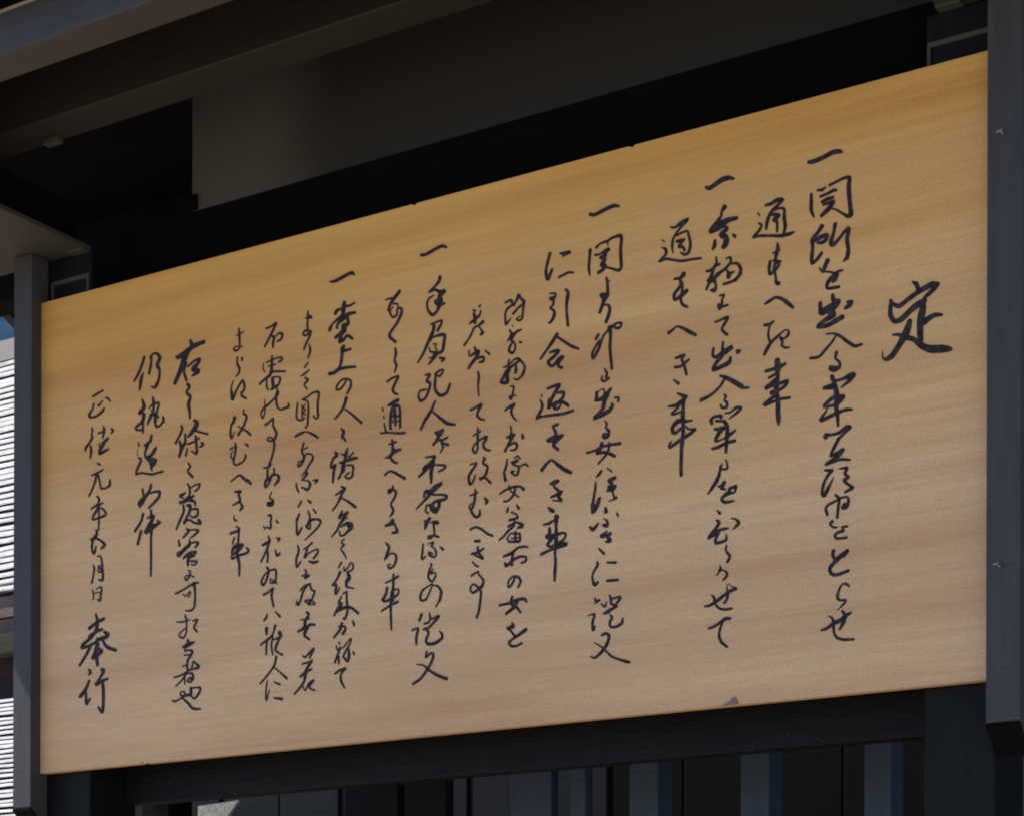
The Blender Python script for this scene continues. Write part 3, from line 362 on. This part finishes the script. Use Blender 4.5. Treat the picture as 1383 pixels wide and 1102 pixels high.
1688,1516,68 1670,1500,76 1653,1485,70 1639,1460,54/1629,1497,31 1651,1499,41 1663,1489,38/1661,1478,35 1678,1475,34 1680,1466,37/1659,1467,33 1647,1454,43 1659,1432,40 1676,1438,49 1678,1457,44 1694,1457,47 1696,1441,69 1679,1412,61 1655,1388,57 1645,1374,64 1653,1360,55/1649,1382,51 1649,1367,51 1671,1346,54/1669,1325,49 1673,1307,59 1667,1285,47 1675,1265,55 1667,1244,37/1636,1217,44 1659,1226,45 1683,1227,54 1671,1208,57 1660,1187,60 1668,1173,48 1681,1166,37/1642,1136,53 1664,1142,78 1683,1148,64/1683,1132,38 1660,1127,60 1652,1099,72 1650,1061,58 1656,1053,33/1664,1129,47 1687,1125,50 1691,1093,58 1691,1054,51/1668,1122,58 1670,1096,66 1672,1064,51/1652,1099,47 1687,1093,47/1656,1079,32 1687,1077,32/1616,1132,33 1620,1120,30/1622,1104,30 1624,1097,34/1624,1078,34 1630,1054,45 1632,1048,45/1609,1048,35 1644,1044,35 1680,1036,44 1711,1032,47/1658,1016,54 1660,994,59 1660,974,81 1645,961,60 1621,961,0 1645,961,60 1668,976,79 1694,979,47/1644,1004,40 1676,1007,43/1652,956,50 1664,942,51 1680,934,40/1627,902,47 1649,912,46 1672,902,50 1712,877,56/1661,859,47 1661,846,44 1645,839,54 1645,848,49 1661,849,37 1675,835,54 1665,814,52 1653,799,44 1663,779,53 1661,769,60 1649,756,31/1661,744,70 1649,732,73 1630,729,41/1663,774,51 1651,758,31/1656,745,35 1664,732,55 1627,724,0 1664,732,41 1675,715,46 1680,702,66 1658,700,42/1631,672,23 1646,654,66 1638,634,59 1628,612,38 1648,630,37 1668,629,38 1677,613,54 1668,589,54 1648,581,46 1641,593,34 1655,594,25/1665,558,51 1665,532,54 1662,499,68 1662,471,68/1685,550,51 1662,541,45 1631,533,32/1638,515,69 1635,500,52 1625,482,68 1618,477,55/1658,505,39 1685,506,35 1685,491,48 1669,479,42 1642,474,49/1659,497,74 1655,468,67 1654,438,55 1655,408,55 1657,371,40/1637,494,43 1620,479,53 1630,471,51 1655,476,48 1683,488,49/1684,463,54 1655,456,48 1615,439,39
1389,1607,28 1414,1605,65 1442,1611,71 1470,1618,70 1487,1618,67 1496,1610,33/1453,1523,79 1449,1503,107 1446,1481,90 1421,1469,57 1400,1456,46 1392,1444,84 1388,1438,62/1498,1513,40 1470,1507,51 1453,1514,54/1439,1505,41 1421,1500,74 1414,1492,79/1501,1479,48 1477,1480,70 1449,1470,115 1428,1457,60 1421,1444,65 1425,1438,31/1467,1466,67 1470,1446,72 1449,1442,107 1453,1427,109 1436,1416,98 1415,1409,64/1439,1407,84 1432,1390,64 1450,1394,66 1463,1406,55 1477,1400,62 1490,1390,41/1450,1372,80 1444,1355,90/1478,1357,49 1453,1356,49/1444,1368,78 1443,1341,71 1439,1316,72 1432,1303,62/1481,1357,50 1450,1353,42/1387,1288,64 1408,1288,76 1432,1296,66 1464,1296,56 1502,1292,47/1464,1257,47 1454,1241,49 1436,1227,45 1420,1227,43 1422,1241,47 1443,1257,41 1464,1257,38 1481,1247,45 1481,1228,61 1466,1206,46/1462,1191,79 1454,1169,65 1436,1146,56 1414,1129,48/1454,1156,30 1478,1139,41 1506,1115,47 1529,1095,50/1440,1090,29 1451,1077,74 1445,1060,72/1451,1072,59 1444,1065,48 1461,1044,38/1414,1013,44 1423,1003,78 1412,995,58/1407,993,54 1398,974,61 1399,960,46 1416,969,52 1409,945,61 1405,910,50/1468,1017,47 1461,998,89 1458,979,72 1448,961,72 1444,940,61 1430,919,53/1454,997,38 1440,1004,27/1493,999,40 1472,983,40 1513,979,49 1458,975,58 1434,972,44/1465,959,36 1486,957,38 1493,949,51 1489,919,57 1472,913,39 1458,923,43 1479,934,32/1454,963,71 1451,941,71/1441,890,36 1458,879,64 1437,871,56 1416,864,37/1451,874,64 1437,851,60 1424,831,49 1404,812,41/1441,851,30 1469,835,47 1504,810,56/1446,804,46 1431,782,54 1452,793,37 1471,798,45 1455,784,62 1441,766,70/1459,784,28 1469,776,28/1455,777,67 1438,763,59 1424,742,49 1401,722,34/1441,751,40 1466,759,64 1486,756,48 1487,742,78 1473,733,66 1455,721,46 1438,721,39 1434,735,40/1473,750,82 1483,746,68/1455,706,39 1441,698,24 1455,686,46 1440,676,35 1456,654,40 1464,637,25/1443,627,49 1431,611,38/1454,610,34 1456,596,39 1473,608,37 1483,622,32 1494,611,40 1490,597,43 1466,589,37/1438,595,60 1424,572,49 1403,552,43 1421,553,53 1418,531,60 1421,520,45 1435,540,38/1470,591,56 1477,568,88 1466,561,78 1466,542,57 1480,536,33 1496,531,30/1438,578,0/1465,524,48 1466,508,52 1468,468,52/1465,524,30 1449,518,33/1444,509,39 1432,490,55 1446,485,42 1440,471,60/1440,484,64 1427,468,64 1412,447,49/1421,459,55 1457,469,62 1487,465,54 1517,442,49/1469,481,56 1469,451,54 1459,431,58 1450,433,33/1446,417,58 1439,397,68 1412,371,51/1431,407,36 1457,404,45 1461,394,57 1450,380,67/1493,419,39 1499,404,53/1435,353,34 1435,346,42/1422,341,33 1426,326,36 1443,336,34 1431,316,53 1416,284,50/1433,304,45 1433,278,45/1450,329,33 1473,351,36 1486,360,36 1480,341,45 1458,313,45 1450,296,36 1473,327,38 1477,302,68 1471,282,53 1458,295,48/1494,314,31 1499,304,51/1416,245,40 1439,255,48 1464,258,47 1443,242,49 1443,218,54 1458,192,38
1294,1523,36 1294,1507,60 1312,1498,51 1283,1501,37/1294,1499,47 1291,1474,46 1294,1457,48 1278,1457,47 1273,1446,43 1284,1439,44 1298,1447,56 1307,1449,61 1298,1428,52 1284,1408,52 1277,1392,48/1298,1408,23 1303,1393,48 1303,1381,50/1277,1399,43 1277,1390,32/1303,1394,53 1303,1377,52 1293,1358,33/1293,1342,43 1279,1328,40/1300,1317,34 1282,1307,49 1263,1301,29/1280,1293,34 1295,1283,51 1279,1271,48 1282,1262,37 1291,1251,36/1249,1211,40 1245,1183,47 1245,1158,45 1263,1147,39 1281,1152,35/1268,1218,34 1291,1224,41 1316,1234,43 1338,1234,44 1343,1226,53 1338,1196,50 1338,1163,52 1341,1148,51 1331,1143,41 1317,1155,31/1270,1219,33 1293,1208,36 1297,1183,46 1295,1153,50 1294,1130,51 1285,1118,47/1268,1199,32 1270,1154,43/1284,1200,28 1274,1190,36 1284,1180,32 1274,1173,35 1286,1163,26/1240,1095,55 1263,1104,40 1288,1104,33 1313,1093,41 1335,1078,47/1303,1096,41 1324,1086,47 1340,1075,42/1274,1101,30 1256,1098,36 1240,1095,46/1276,1065,52 1269,1039,50 1278,1015,61 1267,994,57 1253,988,42 1253,1002,39 1274,1007,41 1287,1025,42 1310,1022,33 1317,1006,51 1299,984,50 1282,964,38 1266,953,27/1263,1042,27 1296,1048,30/1292,959,71 1282,947,52 1267,938,30 1296,931,33 1305,915,72 1294,900,56 1278,908,39 1266,912,28/1317,930,25 1340,928,40 1328,920,47/1244,930,35 1246,915,44 1255,897,36/1266,863,54 1253,845,40/1294,865,29 1309,853,49/1318,829,32 1332,814,41/1296,825,39 1305,805,48 1305,785,50/1311,790,29 1336,791,36 1352,782,39/1257,820,55 1250,804,48 1245,793,48/1246,806,50 1246,783,46 1250,749,61 1270,772,36/1305,798,47 1296,779,61 1288,773,45 1305,761,35 1307,775,43/1305,781,43 1314,794,36 1343,790,36 1353,779,51 1336,760,48 1307,741,40 1282,725,23/1250,712,34 1256,691,54 1245,664,55 1247,636,56 1265,653,35/1315,712,46 1290,698,42 1275,694,29 1293,695,49 1281,664,50 1300,677,35 1336,687,37 1340,675,51 1322,657,55/1301,649,39 1322,642,56 1341,644,49/1281,622,28 1290,616,41 1286,603,55 1285,592,50 1304,600,38/1270,602,34 1297,601,48/1263,552,40 1283,566,41 1308,570,39 1294,565,37 1276,547,54 1265,520,54 1255,502,48 1247,517,36/1306,569,48 1312,549,41 1326,541,48 1319,523,50 1308,507,49 1290,506,33 1283,514,31 1308,513,33 1329,499,34/1243,506,36 1258,502,36/1297,499,36 1328,496,36/1291,472,48 1301,464,55 1285,441,67 1282,420,75 1253,408,44/1266,448,28 1305,448,34/1328,424,45 1305,427,57 1289,410,85 1282,392,57 1305,375,44/1274,323,31 1286,316,43 1317,337,63 1324,339,47 1305,310,42/1270,293,32 1313,297,53/1315,300,64 1294,275,69 1286,257,86 1282,233,54 1263,211,52 1238,191,43/1315,271,40 1290,263,57 1265,250,52/1271,222,28 1286,199,37 1302,222,44 1325,232,43 1306,213,50 1309,203,41 1329,195,36
1105,1498,39 1127,1500,44 1153,1509,50 1142,1492,60 1124,1466,60 1100,1435,49/1127,1469,33 1142,1460,56 1138,1441,63 1138,1425,47/1145,1459,35 1164,1470,43 1180,1464,51 1175,1448,55 1156,1442,36/1133,1396,44 1133,1373,62 1131,1345,75 1124,1329,72 1102,1319,58 1076,1305,44/1109,1377,37 1153,1384,36 1178,1382,36 1177,1373,60 1162,1369,37/1117,1362,30 1149,1363,36/1095,1377,22 1093,1357,32 1102,1343,22/1124,1340,48 1153,1337,45 1193,1330,39/1135,1319,37 1161,1317,36 1171,1307,54 1161,1288,53 1139,1281,65 1128,1277,39/1135,1313,70 1139,1292,77/1109,1314,37 1110,1289,46 1117,1277,28/1155,1277,34 1161,1257,56 1143,1242,50/1159,1263,83 1152,1247,62 1157,1215,46 1172,1200,39 1194,1202,42 1210,1205,55 1206,1218,24/1146,1244,41 1117,1227,51 1095,1217,50 1084,1201,37 1092,1183,40 1102,1204,37 1100,1247,25/1103,1158,51 1121,1164,49 1139,1174,52 1139,1149,45 1154,1121,60 1147,1102,64 1125,1096,37 1112,1107,41 1128,1110,28 1143,1094,51 1143,1066,56 1132,1033,53 1116,1004,45 1114,976,52/1096,1006,35 1118,1005,53 1131,1014,41/1143,997,44 1143,980,45 1125,966,48 1107,956,50/1118,967,35 1147,975,35 1165,966,55 1162,948,63/1114,982,55 1114,970,53 1103,952,56 1107,936,54 1125,954,48 1133,973,59 1154,974,36 1167,960,63 1147,937,47/1133,915,34 1124,897,39 1140,884,46 1137,870,58 1118,870,48 1115,879,49 1137,877,57/1115,834,35 1131,833,49 1129,808,51 1130,788,47 1108,795,31/1096,801,23 1102,789,40/1153,812,33 1162,803,44/1119,762,35 1122,743,65 1093,733,54/1126,746,56 1111,713,56 1086,675,48/1113,724,43 1117,695,51 1115,671,52/1155,750,33 1170,745,55 1163,738,43/1150,708,34 1159,687,57 1172,694,40/1112,652,45 1121,638,59 1112,610,52 1097,590,52 1088,604,52 1104,628,42 1130,639,40 1152,638,49 1154,613,51 1148,594,48 1130,595,38 1130,608,28 1159,589,38/1097,556,46 1119,562,45 1141,574,53 1134,550,55 1143,509,53/1114,485,37 1110,473,58 1099,464,38/1151,490,30 1173,470,51/1112,435,81 1112,414,48/1151,440,67 1142,415,44 1127,400,50 1087,381,45/1140,406,45 1122,398,46 1085,379,41/1116,397,46 1111,368,52 1111,342,43/1140,403,46 1134,371,46 1140,339,36/1170,414,85 1177,400,65 1152,393,35 1140,392,29/1171,393,51 1158,373,61 1152,355,53 1165,344,41 1186,333,40/1156,330,62 1147,300,54 1116,268,49 1083,242,40/1144,295,30 1165,280,35 1204,249,50/1116,249,34 1110,216,43 1112,179,41 1126,217,25/1148,241,36 1174,230,40/1147,186,40 1183,178,59
981,1521,44 983,1498,59 985,1469,49 983,1449,46 968,1443,43 957,1452,41 968,1459,33 998,1452,31/968,1498,29 1002,1505,35/974,1420,45 974,1396,53 985,1376,54 980,1360,49 965,1350,18/996,1412,56 996,1403,45/956,1338,27 946,1314,42 948,1284,54 954,1273,62 972,1303,49 999,1332,53 1008,1303,57 993,1285,53 1002,1272,44 1017,1264,39/950,1299,55 954,1270,44/991,1292,40 999,1276,42 1017,1265,34/962,1207,77 960,1196,77 947,1180,54 943,1155,56 949,1134,47 962,1155,27/1006,1228,34 1003,1215,41 1018,1201,56 1003,1168,61 979,1142,63/977,1174,28 999,1160,37 1018,1149,40 1036,1133,50/964,1117,31 969,1102,52 964,1074,54 958,1048,51 970,1036,40 1000,1042,47 1014,1057,53 1009,1069,24/941,1096,35 969,1103,41/954,1089,27 945,1071,37 958,1054,31/1010,1105,31 1025,1096,51/949,982,37 985,997,35 1015,978,40 1033,968,48/947,980,37 985,997,41 1007,980,49 1039,958,49/966,940,49 994,938,44 981,929,53 989,905,60 955,894,35/989,899,39 1000,880,64 987,871,42/961,857,26 961,843,36 974,835,37/969,817,27 987,801,61 944,794,52/984,799,49 980,756,57 976,728,56 978,699,51 986,683,44/963,776,46 954,757,46/1001,748,45 971,746,94 956,736,75 952,716,37 982,730,85 1001,745,71/952,716,49 952,702,43 978,710,52 1012,713,52 1030,721,57 1017,735,31/980,710,51 986,680,59 986,638,52
683,1475,37 694,1470,93 729,1479,119 760,1494,101 791,1500,89 819,1503,78/752,1521,52 760,1502,104/741,1485,119 722,1454,140 706,1421,112 679,1378,92/729,1440,100 722,1412,65 735,1378,63/741,1427,46 772,1442,53 799,1443,68 783,1425,82 764,1414,102 795,1402,78 780,1396,85 760,1389,34/737,1365,54 749,1352,71 734,1334,57 753,1316,73 745,1291,86 749,1267,75 753,1238,41/771,1228,57 788,1219,57/751,1251,58 751,1238,39/776,1227,51 784,1211,119 761,1185,93 742,1174,54/769,1193,48 807,1178,43 838,1167,48/709,1219,46 715,1204,64 699,1180,59 684,1159,67/703,1162,55 711,1134,86 701,1108,68/728,1185,50 730,1158,68 715,1134,67/738,1146,40 765,1149,48 796,1159,49/779,1168,64 784,1129,64 784,1105,58 759,1118,29/740,1130,40 732,1106,52/804,1142,29 815,1134,67 800,1126,42/742,1078,32 754,1063,54 742,1047,51 766,1023,56/741,1002,37 750,987,52 750,958,58 716,939,42/754,984,37 777,992,38 800,992,46 793,978,52 775,969,38/731,970,45 704,963,69 716,959,49/770,954,56 743,944,71 712,938,68 747,941,50 774,933,52/708,958,40 723,953,29/704,938,63 743,944,73 777,931,54 777,919,54/721,927,50 723,903,59 708,879,63 687,843,47/739,924,52 754,919,77 751,899,71 739,883,58 726,861,66/762,906,41 789,903,55 789,882,65 770,876,41 754,884,35/724,865,54 751,870,43 774,855,43 805,849,58 793,864,55/735,840,31 747,829,63 720,809,47/747,832,39 774,831,35 793,824,65 774,811,48 755,803,33/699,802,45 703,782,64/751,795,50 751,779,85 732,767,71 701,744,56 693,754,50 712,760,51 736,775,53/755,784,36 778,785,44 793,779,61 778,766,47/763,751,62 743,747,50 720,733,44 747,744,55 782,751,43 774,738,52 747,732,82 744,705,55/755,719,38 786,713,51 778,702,38 759,707,29/744,687,27 755,680,47 751,664,54 736,651,42 730,664,41 751,669,29 775,658,32/685,610,51 704,613,45 740,625,49 768,634,57 794,636,43/772,636,77 778,609,57 778,579,55 774,548,54 753,538,43 732,543,24/719,603,22 733,594,31 752,609,27 756,602,39 746,589,38/730,526,36 738,506,53 738,484,42 737,462,46 724,443,45 701,453,36 714,467,35 734,477,31/691,505,29 717,502,37 756,506,30/767,500,35 791,502,46 779,486,55 775,472,51 790,458,37/743,434,52 745,416,102 720,410,49/777,422,34 755,418,86/734,412,43 731,395,47 745,396,35 766,390,62 759,375,59 745,360,60 741,336,53 745,319,60 710,307,43 678,303,36/727,380,35 756,378,32/720,339,37 741,344,34/771,353,39 763,328,46/773,352,34 798,330,63 773,325,42 742,322,47/742,317,58 720,292,46 687,270,35/731,294,43 731,275,46/745,311,35 766,309,49 770,290,61 756,278,40 742,285,32 759,294,61/759,256,71 760,235,73 735,232,55 713,233,41 710,245,43 728,246,35 731,235,58 706,221,42 681,215,44 669,220,30/763,256,38 788,256,35 805,252,55 798,234,58 777,217,48 763,226,39/717,225,37 742,207,52 767,183,56 788,178,48 807,177,37
529,1500,66 517,1472,74 499,1442,69 479,1420,56/523,1441,41 513,1419,95 507,1384,57/565,1496,48 561,1464,69 553,1436,74/557,1492,49 573,1504,50 592,1500,53 606,1483,87 592,1459,87 604,1439,64 602,1409,69 589,1385,80 579,1379,61 563,1385,29/519,1345,45 528,1315,103 502,1296,74 522,1298,62 526,1274,89 518,1262,68/571,1344,49 575,1325,71 573,1290,61 550,1257,56/553,1308,36 573,1319,49 601,1318,53 593,1292,61 585,1251,61/565,1297,48 577,1283,76 601,1267,44/621,1264,49 625,1245,56/530,1288,82 518,1263,77 486,1247,56 498,1236,44 518,1233,50 524,1222,42/522,1268,59 524,1229,59/561,1283,61 546,1250,49/581,1279,59 581,1256,53 589,1234,51 609,1236,51 625,1254,53 621,1267,33/566,1205,61 558,1185,76 530,1174,48/546,1175,82 534,1147,65 538,1129,53 562,1131,70 578,1146,96 590,1158,50/542,1122,38 558,1117,87 586,1109,93 566,1089,69 568,1076,38/554,1129,109 566,1097,91/500,1190,34 504,1176,45/496,1162,20 496,1144,24/500,1134,37 514,1123,64 498,1096,65 490,1075,55 518,1075,41 566,1062,47 598,1064,49 623,1065,43/564,1026,48 562,1015,68 547,993,84 519,973,112 507,962,115/521,1015,53 527,990,57/559,994,37 586,996,50 608,990,64 598,971,66 574,953,63/539,985,57 519,967,117 509,951,60/606,976,63 582,958,65 551,940,46/525,923,61 515,896,68 485,864,66/515,860,69 499,815,73/563,931,55 567,892,71 566,856,68 564,815,60 565,755,63 564,689,52/547,904,44 579,908,60 559,881,98 535,852,80 559,863,119 591,874,73 610,880,56/593,890,33 608,880,42
270,1398,47 295,1405,53 323,1412,44/334,1383,30 347,1378,47 360,1364,35/295,1363,32 302,1360,56 321,1374,32/276,1370,51 268,1351,58 251,1331,69 265,1321,47 295,1324,56 321,1336,69 329,1345,45/265,1282,39 269,1267,57 263,1257,42 269,1245,66 254,1228,62 235,1211,72 233,1200,43/259,1216,48 263,1193,72 258,1170,50/325,1277,43 329,1260,68 322,1236,50/297,1257,34 314,1257,45 329,1263,45/363,1263,34 374,1254,63 363,1246,35/348,1229,75 325,1216,77 314,1204,51 301,1212,32 310,1219,28/325,1211,92 307,1192,84 305,1178,55 326,1183,76 352,1189,42/293,1146,30 307,1137,56/266,1103,38 290,1107,50 324,1116,39/293,1107,77 283,1078,60 270,1052,55 252,1028,51/300,1098,55 307,1072,49 314,1048,48 338,1045,43 358,1054,68 358,1072,48/292,1022,34 304,1007,66 297,992,54 263,977,44/325,992,34 301,984,54 290,966,68 273,948,59 273,936,50 294,937,45 338,945,58 328,965,46 308,976,33/301,987,61 304,943,48 303,918,52 302,893,41/289,896,43 293,879,84 274,862,76 268,837,65 270,818,59 280,808,59 289,832,50/261,863,50 293,862,46 319,847,52 334,832,76 314,822,49/295,795,25 312,793,40 319,770,58 323,736,63 323,703,66 301,707,33/274,766,31 280,752,53 276,725,54 267,698,54/301,755,41 301,736,37 320,736,45 301,758,38 320,756,25/271,670,42 277,655,45 275,636,46/290,671,29 305,677,32 318,674,49 314,651,61 311,628,59 294,634,25/275,657,25 305,658,28/288,579,48 296,557,86 294,527,93 273,499,80 222,470,75 219,459,68 253,463,61 294,474,74/332,557,70 294,546,72 255,529,82/253,499,51 289,512,70 322,518,60/263,462,75 237,427,79 206,394,64/294,482,78 330,485,81 353,494,92 330,508,54/325,475,65 345,450,71 391,432,68/299,466,104 289,437,103 273,415,85/284,449,53 322,437,76 304,427,80 294,413,104 299,386,70/294,459,63 315,438,55/253,374,43 263,363,77 253,355,47/256,332,66 238,301,84 207,274,88 238,290,49 240,267,77 243,244,68 261,265,49/315,369,46 330,362,88 310,336,59 289,315,72/294,311,57 320,324,71 351,330,52/323,323,85 328,289,86 328,247,82 323,208,82 302,229,47
'''
for line in INK.strip().split('\n'):
    brush_column(line)

# ------------------------------------------------------------------ picket screen behind, under the board
P = thing('picket_screen', 'row of dark blue-grey upright bars seen under the board', 'fence')
for x0, x1, y0, d in ((0.335, 0.470, 0.520, 0.03), (0.500, 0.600, 0.500, 0.03), (0.752, 0.842, 0.500, 0.03), (0.885, 0.918, 0.500, 0.03),
                      (1.013, 1.073, 0.500, 0.06), (1.242, 1.298, 0.500, 0.06), (1.480, 1.529, 0.500, 0.06), (1.715, 1.770, 0.5, 0.06), (1.95, 2.005, 0.5, 0.06)):
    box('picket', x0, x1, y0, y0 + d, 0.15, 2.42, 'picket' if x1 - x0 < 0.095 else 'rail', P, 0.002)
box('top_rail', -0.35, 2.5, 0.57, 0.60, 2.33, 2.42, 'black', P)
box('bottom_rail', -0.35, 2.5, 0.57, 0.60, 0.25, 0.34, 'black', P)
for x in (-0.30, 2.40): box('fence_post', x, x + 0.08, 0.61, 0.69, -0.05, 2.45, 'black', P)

# dark boarded wall that closes the view behind the screen
Wl = thing('boarded_wall', 'black boarded wall in deep shade behind the bars', 'wall')
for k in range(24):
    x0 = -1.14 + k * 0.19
    box('wall_board', x0, x0 + 0.184, 1.20 + 0.004 * (k % 2), 1.225 + 0.004 * (k % 2), -0.02, 2.95, 'black' if k > 8 else 'backwall', Wl, 0.002)  # left boards coloured bluer for the sky light on them
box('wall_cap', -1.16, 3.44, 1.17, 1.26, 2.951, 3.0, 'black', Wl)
T = plate('sunlit_patch', [(-0.300, 2.140), (-0.178, 2.146), (-0.2990, 2.020)], 0.80, 0.808, 'sunlit_pale')  # patch of sunlight in the gap, built as a pale plate
T['label'] = 'pale grey triangular plate standing in for a sunlit patch in the dark gap under the board'; T['category'] = 'sunlit patch'

# ------------------------------------------------------------------ the building far to the left
H = thing('shingled_building', 'building with sunlit rows of shingles left of the dark frame', 'building', loc=(-6.6, 6.0, 0))
X0, X1 = -1.9, 0.62                       # local extent in x
rowm = []
for v in range(4):
    bm = bmesh.new()
    segs = 14; prof = ((0.0, 0.0), (-0.012, 0.004), (-0.012, 0.018), (0.03, 0.020))
    vs = []
    for i in range(segs + 1):
        x = X0 + (1.2 - X0) * i / segs
        j = random.uniform(-0.003, 0.003); k = random.uniform(-0.004, 0.004)
        vs.append([bm.verts.new((x, y + k, z + j)) for y, z in prof])
    for i in range(segs):
        for q in range(3): bm.faces.new((vs[i][q], vs[i + 1][q], vs[i + 1][q + 1], vs[i][q + 1]))
        bm.faces.new((vs[i][3], vs[i + 1][3], vs[i + 1][0], vs[i][0]))
    bm.faces.new(vs[0]); bm.faces.new(list(reversed(vs[-1])))
    bmesh.ops.recalc_face_normals(bm, faces=bm.faces)
    me = bpy.data.meshes.new('shingle_row'); bm.to_mesh(me); bm.free(); rowm.append(me)
def slope(y0, z0, y1, z1, n, name, thick):
    for k in range(n):
        f = (k + random.uniform(-0.12, 0.12)) / n
        o = link('shingle_row', rowm[random.randrange(4)], 'shingle', H)
        sc = thick * random.uniform(0.72, 1.15)
        o.location = (random.uniform(-0.02, 0.02) - (1.2 - X1), y0 + (y1 - y0) * f - 0.05 + random.uniform(-0.006, 0.006), z0 + (z1 - z0) * f)
        o.scale = (1, 1, sc)
    # the dark underlay the rows are nailed to
    d = 0.0
    prism(name, [(y0, z0 - 0.03), (y1, z1 - 0.03), (y1 + 0.02, z1 - 0.12), (y0 + 0.02, z0 - 0.12)], X0, X1, 'under', H)
slope(0.05, 4.36, 1.50, 6.42, 38, 'underlay', 1.35)
prism('ridge_cover', [(1.40, 6.40), (1.52, 6.60), (1.75, 6.60), (1.85, 6.40)], X0, X1, 'ridge', H)
box('eave_board', -8.5, -6.05, 6.00, 6.05, 4.20, 4.325, 'eave_wood', H)
box('eave_board', -8.5, -6.05, 6.02, 6.07, 4.085, 4.195, 'eave_wood', H)
box('gutter', -8.5, -6.05, 5.93, 6.06, 3.97, 4.08, 'gutter', H)
box('wall', -8.5, -6.05, 6.10, 6.25, -0.02, 4.20, 'under', H)
X1 = 1.2
slope(-0.55, 2.90, 0.05, 3.72, 25, 'underlay', 0.95)
box('wall', -8.5, -6.05, 5.60, 6.05, -0.02, 2.78, 'under', H)

# ------------------------------------------------------------------ wooded slope that rises behind
def hill_mat():
    m, t, p = new_mat('blue_green_woodland')
    tc = node(t, 'ShaderNodeTexCoord'); nz = node(t, 'ShaderNodeTexNoise'); nz.inputs['Scale'].default_value = 0.35; nz.inputs['Detail'].default_value = 8
    rp = node(t, 'ShaderNodeValToRGB'); rp.color_ramp.elements[0].position = 0.35; rp.color_ramp.elements[0].color = (0.012, 0.026, 0.050, 1)
    rp.color_ramp.elements[1].position = 0.7; rp.color_ramp.elements[1].color = (0.022, 0.040, 0.070, 1)
    t.links.new(tc.outputs['Object'], nz.inputs['Vector']); t.links.new(nz.outputs['Fac'], rp.inputs[0]); t.links.new(rp.outputs[0], p.inputs['Base Color'])
    p.inputs['Roughness'].default_value = 1.0; p.inputs['Specular IOR Level'].default_value = 0.0
    return m
MAT['hill'] = hill_mat()
from mathutils import noise as mn
bm = bmesh.new(); NX, NY = 130, 44; grid = []
for i in range(NX + 1):
    row = []
    for j in range(NY + 1):
        x = -160 + 260 * i / NX; f = j / NY; y = 55 + 80 * f
        z = 74 * math.sin(min(1, f * 1.15) * math.pi / 2) ** 1.2 * (0.9 + 0.12 * math.sin(x * 0.035 + 1)) + 2.2 * mn.noise(Vector((x * 0.28, y * 0.28, 0))) * min(1, f * 6) - 0.5
        row.append(bm.verts.new((x, y, z)))
    grid.append(row)
for i in range(NX):
    for j in range(NY): bm.faces.new((grid[i][j], grid[i + 1][j], grid[i + 1][j + 1], grid[i][j + 1]))
hl = from_bm('hill', bm, 'hill'); hl['kind'] = 'structure'
for f in hl.data.polygons: f.use_smooth = True
